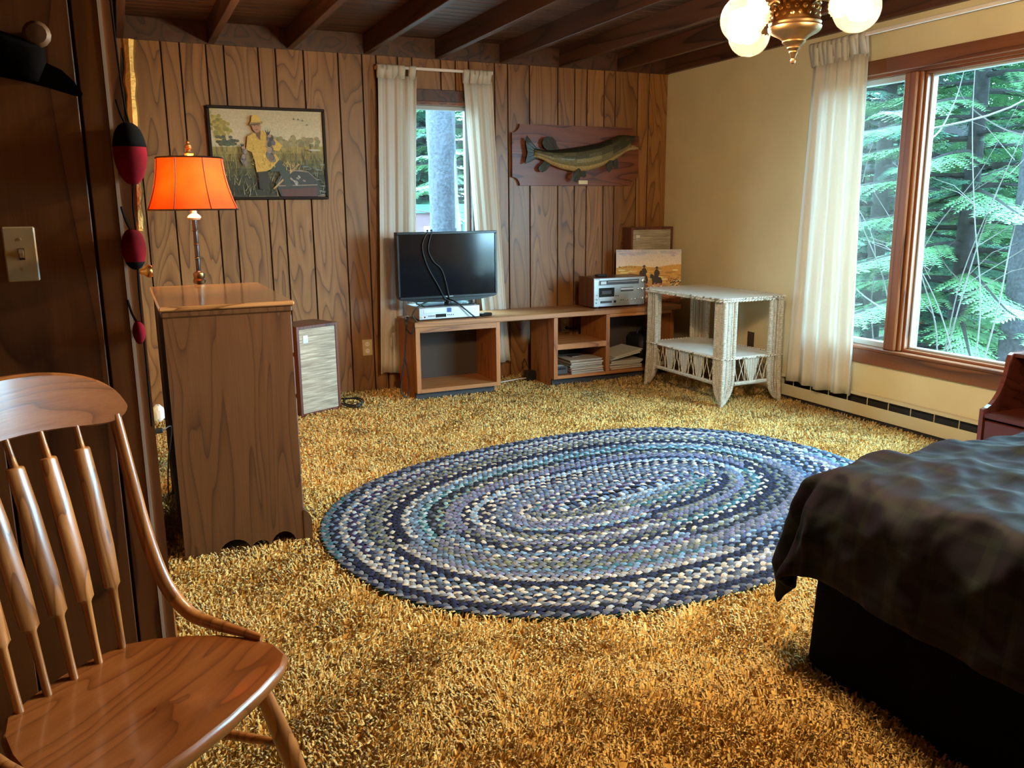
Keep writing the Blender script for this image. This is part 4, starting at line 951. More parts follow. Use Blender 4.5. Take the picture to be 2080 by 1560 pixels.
# ------------------------------------------------------------------ speakers
def speaker(name, loc, rz, w, d, h, label, badge_flip=1):
    t = thing(name, loc, label, 'speaker', rz=rz)
    th = .020
    for nm, a in (('side_panel', (-w/2, -w/2+th, 0, d, 0, h)), ('side_panel', (w/2-th, w/2, 0, d, 0, h)), ('top_panel', (-w/2+th, w/2-th, 0, d, h-th, h)), ('bottom_panel', (-w/2+th, w/2-th, 0, d, 0, th)), ('back_panel', (-w/2+th, w/2-th, d-.012, d, th, h-th))):
        part(nm, 'speaker_wood', t, lambda m: m.box(*a, bev=.0015), local=True)
    part('grille_cloth', 'speaker_cloth', t, lambda m: m.box(-w/2+th, w/2-th, .004, .022, th, h-th, bev=.003), local=True, label='woven oatmeal grille cloth')
    b = part('badge', 'silver', t, lambda m: m.box(-w/2+.048, -w/2+.088, .0005, .006, h-.115, h-.062, bev=.001), local=True)
    part('badge_face', 'white_plastic', b, lambda m: m.box(-w/2+.050, -w/2+.086, -.0004, .001, h-.086, h-.064), local=True)
    return t
speaker('floor_speaker', (1.148, 5.637, .004), math.radians(24.7), .335, .27, .612, 'walnut speaker with oatmeal grille standing on the carpet')
speaker('shelf_speaker', (4.090, 6.052, CT), 0, .420, .135, .618, 'walnut speaker in the room corner behind the cowboy painting')

# ------------------------------------------------------------------ pictures
class Paint:
    """flat coloured shapes on a panel, each a hair in front of the last"""
    def __init__(s, to): s.to = to; s.m = MB(); s.k = 0
    def poly(s, pts, c):
        c = tuple(min(.9, x*1.35) for x in c); s.k += 1; d = .0006+s.k*.00003
        s.m.add([s.to(x, y, d) for x, y in pts], [tuple(range(len(pts)))], c)
    def stroke(s, x, y, a, l_, w, c, bend=0):
        dx, dy = math.cos(a)*l_, -math.sin(a)*l_; nx, ny = -dy/l_*w, dx/l_*w
        s.poly([(x-nx, y-ny), (x+nx, y+ny), (x+dx+bend, y+dy)], c)
    def oval(s, x, y, rx, ry, c, rot=0, n=12):
        cr, sr = math.cos(rot), math.sin(rot)
        s.poly([(x+rx*math.cos(2*PI*k/n)*cr-ry*math.sin(2*PI*k/n)*sr, y+rx*math.cos(2*PI*k/n)*sr+ry*math.sin(2*PI*k/n)*cr) for k in range(n)], c)
def jit(c, q=.25): f = random.uniform(1-q, 1+q); return tuple(x*f*random.uniform(.92, 1.08) for x in c)
# duck hunter picture: canvas coordinates 0..100 across, 0..72 down
random.seed(5)
PXa, PXb, PZa, PZb = .602, 1.392, 1.442, 2.060
pic = thing('framed_picture', ((PXa+PXb)/2, YB, PZa), 'dark framed painting of a hunter in yellow coat holding ducks', 'picture')
fwid = .020
for a in ((PXa, PXb, PZa, PZa+fwid), (PXa, PXb, PZb-fwid, PZb), (PXa, PXa+fwid, PZa+fwid, PZb-fwid), (PXb-fwid, PXb, PZa+fwid, PZb-fwid)): pbox('frame_rail', 'picture_frame', pic, a[0], a[1], YB-.040, YB-.001, a[2], a[3], bev=.004)
u0, u1, w0, w1 = PXa+fwid, PXb-fwid, PZa+fwid, PZb-fwid
pbox('board', 'kraft_paper', pic, u0, u1, YB-.026, YB-.006, w0, w1)
pt = Paint(lambda x, y, d: (u0+(u1-u0)*max(0, min(100, x))/100, YB-.0262-d, w1-(w1-w0)*max(0, min(72, y))/72))
sky, skyb = (.42, .34, .20), (.50, .42, .26)
for k in range(8): f = k/7; pt.poly([(0, k*4), (100, k*4), (100, k*4+4), (0, k*4+4)], tuple(a*(1-f)+b*f for a, b in zip(sky, skyb)))
gr = [(.30, .22, .06), (.22, .17, .05), (.13, .115, .04), (.07, .07, .03), (.03, .035, .02), (.022, .027, .016), (.015, .02, .013)]
for k in range(7): pt.poly([(0, 31+k*6), (100, 29+k*6), (100, 35.2+k*6), (0, 37.2+k*6)], gr[k])
for k in range(70): pt.oval(random.gauss(7, 4.5), random.gauss(15, 6), 1.8, 1.5, jit((.30, .24, .05), .4), random.random())
for k in range(40): pt.oval(random.gauss(12, 5), random.gauss(27, 2), 1.8, 1.2, jit((.06, .07, .04), .4))
for k in range(60): pt.oval(random.uniform(55, 96), random.gauss(26, 2), 2.2, 1.8, jit((.24, .19, .08), .3))
for k in range(520):
    y = random.uniform(34, 72); x = random.uniform(0, 100)
    c = jit(random.choice([(.34, .26, .08), (.20, .17, .06), (.10, .10, .04), (.04, .05, .025)]) if y < 54 else random.choice([(.14, .13, .05), (.05, .06, .03), (.02, .028, .015), (.30, .27, .14)]), .35)
    pt.stroke(x, y, random.gauss(PI/2, .35), random.uniform(4, 11), .28, c, random.uniform(-2, 2))
for k in range(90): x = random.uniform(62, 100); y = random.uniform(44, 72); pt.poly([(x-4, y), (x, y-.35), (x+4, y), (x, y+.3)], jit(random.choice([(.03, .045, .04), (.10, .13, .11), (.22, .25, .22)]), .3))
pt.oval(91, 32.5, 6, .9, (.40, .36, .26)); 
# boat
pt.poly([(53, 60), (60, 52), (72, 50), (84, 51), (92, 57), (94, 65), (92, 72), (58, 72)], (.025, .03, .03)); pt.poly([(58, 66), (92, 64), (91, 72), (60, 72)], (.075, .028, .026))
for A, B in (((55, 62), (61, 52)), ((61, 52), (72, 50)), ((72, 50), (84, 51)), ((84, 51), (92, 58)), ((92, 58), (93, 71)), ((56, 63), (92, 62))): pt.poly([(A[0], A[1]-.4), (B[0], B[1]-.4), (B[0], B[1]+.4), (A[0], A[1]+.4)], (.22, .18, .12))
for k in range(12): pt.oval(random.gauss(72, 4), random.gauss(58, 2), 1.6, .8, jit((.22, .20, .17), .4), random.random())
pt.poly([(52, 66), (51, 65), (75, 44), (77, 44.5)], (.34, .22, .09))
# hunter
yel, yeld = (.52, .31, .055), (.32, .17, .03)
pt.poly([(38, 52), (47, 51), (47, 60), (46, 66), (39, 66)], (.012, .016, .014)); pt.poly([(47, 49), (58, 41), (66, 45), (67, 53), (66, 58), (69, 63), (63, 64), (60, 56), (57, 51), (50, 51)], (.030, .048, .038))
pt.poly([(31, 22), (36, 19.5), (45, 17), (54, 23), (62, 29), (58, 34), (53, 33), (58, 41), (50, 49), (46, 50.5), (37, 51.5), (36, 42), (34, 35), (29, 33)], yel)
for k in range(60): pt.stroke(random.uniform(34, 55), random.uniform(24, 49), random.gauss(PI/2+.2, .5), random.uniform(2, 5), .35, jit(random.choice([yel, yeld, (.62, .40, .09)]), .25))
pt.poly([(38, 18), (43, 17), (42, 25), (39, 22)], (.13, .07, .03))
pt.oval(39.5, 14, 4.0, 5.0, (.36, .17, .09)); pt.oval(38.0, 13.4, .5, .3, (.06, .03, .02)); pt.oval(41, 13.2, .5, .3, (.06, .03, .02)); pt.oval(39.6, 16.6, 1.4, .4, (.18, .05, .04)); pt.poly([(39.2, 13.4), (40.1, 15.3), (38.9, 15.2)], (.27, .12, .06))
pt.oval(39.5, 11.0, 6.2, 1.7, (.30, .18, .05), -.12); pt.poly([(35, 10.5), (35.4, 6.5), (37.5, 4.6), (40.5, 4.6), (43, 6.5), (43.6, 10)], (.55, .34, .07)); pt.oval(38, 12.2, 5.4, .8, (.10, .055, .02), -.12)
for ox, oy, s_ in ((25, 30, .9), (48, 20, 1.25)):
    for k in range(26): pt.oval(ox+random.gauss(2*s_, 1.5*s_), oy+random.uniform(2, 17)*s_, 1.6*s_, 2.2*s_, jit(random.choice([(.06, .05, .045), (.16, .11, .08), (.24, .18, .13), (.09, .085, .10)]), .3), random.uniform(-.5, .5))
    for a in (-.5, 0, .5): pt.stroke(ox+s_, oy+1, PI/2+a, 4.5*s_, .9, (.02, .025, .02))
    pt.oval(ox+2*s_, oy+1.5, 1.6, 1.2, (.38, .19, .10))
for k in range(30): pt.stroke(random.gauss(68, 3), random.uniform(44, 52), random.gauss(PI/2, .6), 5, .3, jit((.45, .30, .11), .25))
for bx_, by2 in ((73, 7), (77, 7.2), (81, 8), (85, 11.5)): pt.poly([(bx_-1.2, by2), (bx_, by2-.3), (bx_+.2, by2-1.8), (bx_+.5, by2-.2), (bx_+1.8, by2+.1), (bx_, by2+.5)], (.06, .05, .03))
pt.m.build('painted_surface', 'paint_picture', pic)

# cowboy canvas leaning on the worktop
cv = thing('cowboy_canvas', (3.97, 5.92, CT), 'unframed canvas of two riders on horseback in a yellow desert', 'painting')
cz0, cz1 = CT+.001, 1.017; B0, B1 = Vector((3.735, 6.045, 0)), Vector((4.212, 5.795, 0)); BN = Vector((.250, .477, 0)).normalized()
lean = .030
def cvp(x, y, d): f = max(0, min(72, y))/72; p = B0.lerp(B1, max(0, min(100, x))/100)+BN*(lean*(1-f)-d); p.z = cz1-(cz1-cz0)*f; return p
part('canvas', 'white_paint', cv, lambda m: m.prism([cvp(0, 72, 0), cvp(100, 72, 0), cvp(100, 0, 0), cvp(0, 0, 0)], BN*.016))
pt = Paint(cvp); random.seed(9)
for k in range(8): f = k/7; pt.poly([(0, k*3.2), (100, k*3.2), (100, k*3.2+3.2), (0, k*3.2+3.2)], tuple(a*(1-f)+b*f for a, b in zip((.50, .47, .50), (.72, .60, .48))))
for k in range(26): pt.oval(random.uniform(2, 98), random.uniform(1, 9), random.uniform(4, 9), 1.3, jit((.42, .41, .47), .12))
pt.poly([(0, 25), (10, 22.5), (20, 21.5), (32, 22), (50, 23.5), (62, 24), (75, 22), (86, 20.5), (100, 20), (100, 50), (0, 50)], (.56, .30, .06))
for k in range(60): pt.oval(random.uniform(2, 98), random.uniform(26, 48), random.uniform(4, 10), random.uniform(.6, 1.6), jit(random.choice([(.62, .36, .08), (.74, .52, .20), (.46, .22, .04), (.78, .62, .34)]), .12))
for k in range(18): pt.oval(random.uniform(4, 30), random.gauss(23.5, .6), 1.2, .6, jit((.30, .18, .06), .3))
pt.poly([(0, 50), (100, 50), (100, 72), (0, 72)], (.30, .10, .035))
for k in range(90): pt.oval(random.uniform(2, 98), random.uniform(49, 71), random.uniform(1.5, 5), random.uniform(.8, 2.4), jit(random.choice([(.36, .12, .03), (.48, .32, .20), (.16, .06, .03), (.22, .09, .05)]), .25))
ink = (.022, .010, .010)
for ox, oy in ((42, 22.5), (61.5, 24.5)):
    pt.oval(ox+1.2, oy, 3.0, .7, ink); pt.oval(ox+1.2, oy-.9, 1.5, 1.0, ink); pt.oval(ox+1.2, oy+1.3, 1.1, 1.2, ink)
    pt.poly([(ox-1.6, oy+3.2), (ox+1, oy+2.0), (ox+4, oy+3.4), (ox+6, oy+7.5), (ox+3.6, oy+11.5), (ox+4, oy+13), (ox-2, oy+13), (ox-3, oy+8)], ink)
pt.poly([(36, 31), (37, 29), (41, 27), (44, 31), (48, 36), (49.5, 41), (48, 47), (45, 44), (36, 40), (35.5, 36)], ink)
pt.poly([(52.5, 36), (53.5, 32), (54.2, 33.2), (56, 33), (59, 36), (66, 37), (69.5, 38), (71.5, 43), (70.5, 48), (71.5, 53), (69.5, 53), (68, 48), (63, 47), (58, 46), (57.5, 50), (56, 50), (56, 43), (55, 38.5), (53.2, 39.5)], ink)
for k in range(60): pt.oval(random.gauss(87 if k % 2 else 95, 3.2), random.gauss(43 if k % 2 else 45, 3), .9, .6, jit(random.choice([(.07, .03, .025), (.20, .08, .06), (.04, .02, .02)]), .3))
for k in range(30): pt.oval(random.gauss(62, 9), random.gauss(49, 2), 1.8, 1.2, jit(random.choice([(.5, .26, .16), (.62, .45, .36), (.3, .12, .08)]), .2))
pt.m.build('painted_surface', 'paint_picture', cv)

# ------------------------------------------------------------------ mounted fish
fsh = thing('fish_plaque', (3.4, YB, 1.55), 'mounted pike with open mouth on a red-brown wooden plaque', 'fish trophy')
qx0, qx1, qz0, qz1 = 2.847, 4.013, 1.540, 2.008
k_ = .066
def scoop(cx, cz, a0, a1): return [(cx+k_*math.cos(a0+(a1-a0)*i/6), cz+k_*math.sin(a0+(a1-a0)*i/6)) for i in range(7)]
pl = [(qx0+k_, qz0)] if False else []
pl += scoop(qx0, qz0, PI/2, 0)+scoop(qx1, qz0, PI, PI/2)+scoop(qx1, qz1, -PI/2, -PI)+scoop(qx0, qz1, 0, -PI/2)
part('plaque', 'plaque_wood', fsh, lambda m: m.prism([(x, YB-.030, z) for x, z in pl], (0, .029, 0)))
FY = YB-.075
def FP(x, y, d=0): return ony(x, y, FY-d)
# spine from tail to snout: (px x, upper y, lower y, thickness)
S = [(1084, 299, 321, .012), (1093, 302, 321, .016), (1105, 305, 326, .024), (1120, 305, 335, .032), (1140, 303, 343, .042), (1165, 300, 349, .050), (1190, 296, 348, .053), (1215, 291, 341, .053), (1238, 283, 331, .050), (1255, 275, 321, .044), (1268, 274, 311, .036), (1278, 275, 300, .028)]
dk, md, lt, cr_ = (.020, .018, .010), (.075, .062, .026), (.16, .125, .05), (.40, .26, .10)
def fish(m):
    n = 20; rings = []
    for x, ya, yb2, t in S:
        a, b = FP(x, ya), FP(x, yb2); c = (a+b)/2; h = (a-b)/2
        rings.append([c+h*math.cos(2*PI*k/n)+Vector((0, -t*1.15, 0))*math.sin(2*PI*k/n)*(1 if math.sin(2*PI*k/n) > 0 else .55) for k in range(n)])
    vs_ = [p for r in rings for p in r]
    for i in range(len(rings)-1):
        for k in range(n):
            kk = (k+1) % n; ang = math.degrees(2*PI*(k+.5)/n); ang = ang if ang <= 180 else 360-ang
            c = dk if ang < 48 else md if ang < 88 else lt if ang < 122 else cr_
            if i >= 8 and ang < 100: c = tuple(.6*x for x in md)
            if 50 < ang < 130 and random.random() < .25: c = tuple(x*1.5 for x in c)
            m.add([rings[i][k], rings[i][kk], rings[i+1][kk], rings[i+1][k]], [(0, 1, 2, 3)], c)
    m.add(rings[0], [tuple(range(n))], md); m.add(rings[-1], [tuple(reversed(range(n)))], (.30, .12, .07))
body = part('body', 'fish_skin', fsh, fish)
def weld(o):
    import bmesh
    b = bmesh.new(); b.from_mesh(o.data); bmesh.ops.remove_doubles(b, verts=b.verts, dist=.0003); bmesh.ops.recalc_face_normals(b, faces=b.faces); b.to_mesh(o.data); b.free()
    o.data.polygons.foreach_set('use_smooth', [True]*len(o.data.polygons))
weld(body)
def jaw(m, pts, c, t):
    P = [FP(*p) for p in pts]; cen = sum(P, Vector())/len(P)
    m.loft([[p+Vector((0, t, 0)) for p in P], [p+Vector((0, 0, 0)) for p in P], [cen.lerp(p, .75)+Vector((0, -t, 0)) for p in P], [cen.lerp(p, .3)+Vector((0, -t*1.3, 0)) for p in P]], col=c)
part('upper_jaw', 'fish_skin', body, lambda m: jaw(m, [(1262, 276), (1276, 275.5), (1292, 276), (1288, 284), (1281, 294), (1274, 300), (1262, 300)], (.045, .036, .018), .022), smooth='all')
part('lower_jaw', 'fish_skin', body, lambda m: jaw(m, [(1262, 304), (1274, 300), (1281, 294), (1288, 295), (1296, 299), (1298, 303), (1290, 305), (1276, 306), (1266, 311)], (.36, .24, .11), .020), smooth='all')
part('eye', 'bone', body, lambda m: m.ball(FP(1264, 287, .036), .007, .004, .010))
def fin(name, pts, d, rays=6):
    P = [FP(x, y, d) for x, y in pts]; 
    def f(m):
        m.prism(P, (0, .006, 0), col=(.035, .032, .018)); b = P[0].lerp(P[-1], .5)
        for k in range(1, len(P)-1): m.tube([b+Vector((0, -.001, 0)), P[k]+Vector((0, -.001, 0))], .0016, 4, col=(.075, .062, .035))
    part(name, 'fish_skin', fsh, f)
fin('tail_fin', [(1099, 305), (1090, 301), (1082, 292), (1076, 283), (1070, 275), (1068, 288), (1070, 300), (1072, 309), (1070, 319), (1067, 333), (1078, 329), (1088, 322), (1099, 320)], .008)
fin('dorsal_fin', [(1118, 309), (1106, 301), (1101, 291), (1104, 282), (1112, 277), (1122, 278), (1129, 286), (1131, 294), (1137, 303)], .0)
fin('anal_fin', [(1108, 325), (1100, 333), (1094, 340), (1095, 346), (1102, 350), (1110, 346), (1117, 338), (1121, 333)], .0)
fin('pelvic_fin', [(1176, 342), (1168, 349), (1164, 359), (1167, 368), (1172, 371), (1177, 364), (1180, 354), (1180, 345)], .045)
fin('pelvic_fin', [(1181, 340), (1177, 348), (1180, 356), (1187, 361), (1191, 357), (1190, 348), (1187, 341)], .010)
fin('pectoral_fin', [(1238, 326), (1232, 333), (1233, 342), (1238, 350), (1243, 344), (1246, 335), (1245, 326)], .042)
fin('pectoral_fin', [(1246, 321), (1246, 332), (1250, 341), (1255, 342), (1256, 333), (1254, 322)], .018)
a, b = ony(1175.5, 366.5, YB-.031), ony(1193.5, 374, YB-.031)
pbox('name_plate', 'brass', fsh, a.x, b.x, YB-.0322, YB-.030, b.z, a.z, label='small pale brass name plate').active_material = plain('pale_brass', (.70, .52, .26), .5, .2)

# ------------------------------------------------------------------ outlets
def outlet(x, z, wall, label, mat='ivory_plastic', w=.075, h=.122):
    if wall == 'back':
        t = thing('wall_outlet', (x, YB, z), label, 'outlet'); pbox('cover_plate', mat, t, x-w/2, x+w/2, YB-.006, YB, z-h/2, z+h/2, bev=.002)
        for dz in (-.026, .026):
            part('socket', 'white_plastic' if mat != 'slot_dark' else mat, t, lambda m: m.lathe([(.017, 0), (.017, .003), (.015, .0035)], (x, YB-.005, z+dz), 14, axis=(0, -1, 0)))
            for dx in (-.006, .006): pbox('slot', 'slot_dark', t, x+dx-.0012, x+dx+.0012, YB-.0094, YB-.008, z+dz-.003, z+dz+.006)
    else:
        t = thing('wall_outlet', (XR, x, z), label, 'outlet'); pbox('cover_plate', mat, t, XR-.006, XR, x-w/2, x+w/2, z-h/2, z+h/2, bev=.002)
        for dz in (-.026, .026): part('socket', 'fibre_back', t, lambda m: m.lathe([(.017, 0), (.017, .003), (.015, .0035)], (XR-.005, x, z+dz), 14, axis=(-1, 0, 0)))
    return t
outlet(1.632, .340, 'back', 'ivory wall outlet on the panelling right of the floor speaker')
o_ = outlet(3.335, .402, 'back', 'pale wall outlet seen through the open media cabinet')
part('plug', 'black_rubber', o_, lambda m: m.tube(bez([(3.345, YB-.01, .378), (3.345, YB-.035, .376), (3.37, YB-.05, .372), (3.42, YB-.05, .365)], 5), [.014, .014, .013, .012, .010]+[.005]*11, 8))
outlet(5.016, .365, 'right', 'brown wall outlet on the yellow wall behind the wicker table', 'fibre_back')

# ------------------------------------------------------------------ curtains
def curtain(name, label, top, bot, z1, z0, depth, axis, wall, folds, mid=None, seed=1, group=None, tabs=5, cat='curtain'):
    """top/bot: extent along the wall at head and hem; axis 'x' (back wall) or 'y' (right wall); wall: coordinate of the cloth's mean plane"""
    rs = random.Random(seed); t = thing(name, (0, 0, 0), label, cat, group=group)
    nu, nv = 90, 26; ph = [rs.uniform(0, 6.28) for _ in range(6)]
    def pt(u, v, off=0):
        w0 = bot[0]+(top[0]-bot[0])*(v if mid is None else v**mid); w1 = bot[1]+(top[1]-bot[1])*(v if mid is None else v**mid)
        uu = u+.012*math.sin(u*folds*6.28*.5+ph[0])
        amp = depth*(.55+.45*(1-v))*(.75+.25*math.sin(u*5+ph[1]))
        q = math.sin(u*folds*6.28+ph[2]+.5*math.sin(v*2+ph[3])+.9*math.sin(u*4+ph[4])); d = amp*(abs(q)**.7*math.copysign(1, q))
        d += .25*amp*math.sin(u*folds*17+v*3+ph[5])
        a = w0+(w1-w0)*uu; z = z0+(z1-z0)*v+.006*math.sin(u*9)*(1-v)
        return (a, wall-d-off, z) if axis == 'x' else (wall-d-off, a, z)
    vs_ = [pt(i/(nu-1), j/(nv-1)) for j in range(nv) for i in range(nu)]
    fs_ = [(j*nu+i, j*nu+i+1, (j+1)*nu+i+1, (j+1)*nu+i) for j in range(nv-1) for i in range(nu-1)]
    t.location = Vector(pt(.5, 0)); t.location.z = z0
    o = MB().add(vs_, fs_).build('drape', 'curtain_cloth', t, smooth='all')
    so = o.modifiers.new('thickness', 'SOLIDIFY'); so.thickness = .003
    return t, pt
def tabs_for(t, pt, us, rod_z, rod_d, axis, w=.036):
    for u in us:
        p = Vector(pt(u, 1))
        def tab(m):
            for s in (0,):
                a = p.x if axis == 'x' else p.y
                back = (lambda dd, z, aa: (aa, dd, z)) if axis == 'x' else (lambda dd, z, aa: (dd, aa, z))
                d0 = p.y if axis == 'x' else p.x
                prof = [(d0-.004, p.z-.02), (rod_d-.017, rod_z-.02), (rod_d-.018, rod_z+.004), (rod_d-.008, rod_z+.016), (rod_d+.008, rod_z+.016), (rod_d+.018, rod_z+.004), (rod_d+.017, rod_z-.02), (d0+.004, p.z-.02)]
                L_ = [back(d, z, a-w/2) for d, z in prof]; R_ = [back(d, z, a+w/2) for d, z in prof]
                m.add(L_+R_, [(i, i+1, len(prof)+i+1, len(prof)+i) for i in range(len(prof)-1)])
        o = part('tab', 'curtain_cloth', t, tab, smooth=True)
        so = o.modifiers.new('thickness', 'SOLIDIFY'); so.thickness = .003
RZ = 2.362
t, p = curtain('curtain', 'cream tab-top curtain left of the narrow back window', (1.776, 2.066), (1.706, 1.985), 2.305, .140, .020, 'x', 6.135, 3.6, seed=3); tabs_for(t, p, (.06, .17, .29, .43, .60, .90), RZ, 6.125, 'x', .05)
t, p = curtain('curtain', 'cream tab-top curtain right of the narrow back window', (2.432, 2.668), (2.600, 2.800), 2.300, .145, .018, 'x', 6.135, 3.2, mid=.8, seed=8); tabs_for(t, p, (.08, .32, .45, .58, .72, .86), RZ, 6.125, 'x', .045)
rd = thing('curtain_rod', (2.25, 6.125, RZ), 'white curtain rod across the narrow back window', 'curtain rod')
part('rod', 'white_plastic', rd, lambda m: m.box(1.785, 2.660, 6.119, 6.131, RZ-.010, RZ+.010, bev=.003))
for x in (1.775, 2.660): pbox('bracket', 'white_plastic', rd, x, x+.010, 6.119, YB, RZ-.012, RZ+.012)
RZ2 = 2.378
t, p = curtain('curtain', 'long cream curtain gathered at the left of big window', (4.440, 3.985), (4.535, 3.925), 2.270, .150, .034, 'y', 4.215, 4.4, seed=12); tabs_for(t, p, (.02, .10, .18, .26, .34, .42, .52, .62, .74, .92), RZ2, 4.205, 'y', .05)
rd = thing('curtain_rod', (4.205, 2.6, RZ2), 'long white curtain rod above the big window', 'curtain rod')
part('rod', 'white_plastic', rd, lambda m: m.box(4.198, 4.212, .75, 4.47, RZ2-.012, RZ2+.012, bev=.003))
for y in (.75, 2.6, 4.46): pbox('bracket', 'white_plastic', rd, 4.198, XR, y, y+.010, RZ2-.014, RZ2+.014)

# ------------------------------------------------------------------ white wicker table
wk = thing('wicker_table', (3.9, 4.95, 0), 'white wicker side table with lower shelf in front of the yellow wall', 'table')
wx0, wx1, wy0, wy1, wz = 3.665, 4.125, 4.530, 5.400, .752
def braid_loop(m, pts, r, step, lay=2):
    P = [Vector(p) for p in pts]; P.append(P[0]); i = 0
    for A, B in zip(P[:-1], P[1:]):
        n = max(1, int((B-A).length/step)); d = (B-A).normalized(); o_ = Vector((d.y, -d.x, 0))
        for k in range(n):
            c = A.lerp(B, (k+.5)/n); s = 1 if (i % 2) else -1; i += 1
            q = random.uniform(.7, 1.1); e = d*1.0+o_*.5*s+Vector((0, 0, .55*s)); e.normalize(); f = e.cross(Vector((0, 0, 1))).normalized(); h = e.cross(f)
            cc = c+o_*r*.35*s
            la, lb = step*1.05, r*.62
            v = [cc-e*la, cc+f*lb, cc+h*lb, cc-f*lb, cc-h*lb, cc+e*la]
            col = (.72*q, .66*q, .56*q) if random.random() > .12 else (.22, .17, .12)
            m.add(v, [(0, 1, 2), (0, 2, 3), (0, 3, 4), (0, 4, 1), (5, 2, 1), (5, 3, 2), (5, 4, 3), (5, 1, 4)], col)
tx0, tx1, ty0, ty1 = 3.618, 4.178, 4.500, 5.452
def octo(x0, x1, y0, y1, c): return [(x0+c, y0), (x0+c*.3, y0+c*.3), (x0, y0+c), (x0, y1-c), (x0+c*.3, y1-c*.3), (x0+c, y1), (x1-c, y1), (x1-c*.3, y1-c*.3), (x1, y1-c), (x1, y0+c), (x1-c*.3, y0+c*.3), (x1-c, y0)]
part('table_top', 'wicker_board', wk, lambda m: m.prism([(x, y, wz-.012) for x, y in octo(tx0+.008, tx1-.008, ty0+.008, ty1-.008, .05)], (0, 0, .020)))
random.seed(21)
part('braided_edge', 'wicker_braid', wk, lambda m: [braid_loop(m, [(x, y, wz+dz) for x, y in octo(tx0, tx1, ty0, ty1, .05)], .011, .0125) for dz in (.003, -.012)])
part('lower_shelf', 'wicker_board', wk, lambda m: m.box(wx0+.005, wx1-.005, wy0+.005, wy1-.005, .338, .350))
def shelf_braid(m): braid_loop(m, [(wx0-.028, wy0-.028, .345), (wx0-.028, wy1+.028, .345), (wx1+.028, wy1+.028, .345), (wx1+.028, wy0-.028, .345)], .010, .0125)
part('shelf_braid', 'wicker_braid', wk, shelf_braid)
for cx, cy, sx, sy in ((wx0, wy0, 1, 1), (wx1, wy0, -1, 1), (wx0, wy1, 1, -1), (wx1, wy1, -1, -1)):
    W_ = .088; foot = (cx-sx*.026, cy-sy*.026)
    lg = part('leg', 'wicker_white', wk, lambda m: m.tube([(cx-sx*.012, cy-sy*.012, wz-.012), (cx-sx*.014, cy-sy*.014, .30), (cx-sx*.02, cy-sy*.02, .12), (foot[0], foot[1], .0)], [.0175, .0175, .0170, .0150], 12), smooth=True)
    pth = [(1, wz-.012), (1, .34), (.98, .22), (.86, .14), (.6, .085), (.28, .05), (.06, .03)]
    for ax in (0, 1):
        def P(f, z):
            return Vector((cx+sx*W_*f*(ax == 0)-sx*.012, cy+sy*W_*f*(ax == 1)-sy*.012, z))
        ez = [P(f, z) for f, z in pth]
        part('edge_roll', 'wicker_white', lg, lambda m: m.tube(bez(ez, 4), .0150, 10), smooth=True)
        def weave(m):
            A = [P(f*.5+.0, z) for f, z in pth]; th = Vector((0, sy*.007, 0)) if ax == 0 else Vector((sx*.007, 0, 0))
            n = 5; rows = []
            for f, z in pth:
                rows.append([P(f*k/n, z)+th*(-1 if k % 2 else -.2) for k in range(n+1)])
            o_ = th*2
            vs_ = [p for r in rows for p in r]; m.add(vs_, [(j*(n+1)+i, j*(n+1)+i+1, (j+1)*(n+1)+i+1, (j+1)*(n+1)+i) for j in range(len(rows)-1) for i in range(n)])
            m.add([p+o_ for p in vs_], [(j*(n+1)+i, j*(n+1)+i+1, (j+1)*(n+1)+i+1, (j+1)*(n+1)+i) for j in range(len(rows)-1) for i in range(n)])
        part('woven_panel', 'wicker_weave', lg, weave)
        for k in (.33, .66): part('woven_rib', 'wicker_white', lg, lambda m: m.tube([P(k*f, z)+((Vector((0, -sy*.006, 0)) if ax == 0 else Vector((-sx*.006, 0, 0)))) for f, z in pth], .0065, 6), smooth=True)
def apron(A, B, npan):
    A, B = Vector(A), Vector(B); d = (B-A); ln = d.length; d.normalize(); nrm = Vector((d.y, -d.x, 0))
    zt_, zb2 = .335, .178
    part('lower_rail', 'wicker_white', wk, lambda m: m.tube([A+Vector((0, 0, zb2-.012)), B+Vector((0, 0, zb2-.012))], .0150, 10), smooth=True)
    cen = [(k+1)/(npan+1) for k in range(npan)]
    tw, bw = (.056, .016) if npan == 3 else (.066, .016)
    for c in cen:
        q = A+d*(ln*c)
        part('woven_wedge', 'wicker_weave', wk, lambda m: m.prism([q-d*tw+Vector((0, 0, zt_)), q+d*tw+Vector((0, 0, zt_)), q+d*bw+Vector((0, 0, zb2)), q-d*bw+Vector((0, 0, zb2))], nrm*.012))
        for s in (-1, 1): part('wedge_edge', 'wicker_white', wk, lambda m: m.tube([q+d*(s*tw)+Vector((0, 0, zt_)), q+d*(s*bw)+Vector((0, 0, zb2))], .006, 6))
    gaps = [0]+cen+[1]
    for g0, g1 in zip(gaps[:-1], gaps[1:]):
        def ext(z):
            f = (z-zb2)/(zt_-zb2); w_ = bw+(tw-bw)*f
            return ln*g0+(w_ if g0 > 0 else 0), ln*g1-(w_ if g1 < 1 else 0)
        for k in range(2):
            for s in (-1, 1):
                b0, b1 = ext(zb2); t0, t1 = ext(zt_)
                ub = b0+(b1-b0)*((k+.5)/2); ut = ub+s*.055; ut = max(t0-.006, min(t1+.006, ut))
                part('lattice_cane', 'wicker_strand', wk, lambda m: m.tube([A+d*ub+Vector((0, 0, zb2))+nrm*.004*s, A+d*ut+Vector((0, 0, zt_))+nrm*.004*s], .0022, 5))
apron((wx0-.008, wy0+.09, 0), (wx0-.008, wy1-.09, 0), 3); apron((wx1+.008, wy0+.09, 0), (wx1+.008, wy1-.09, 0), 3)
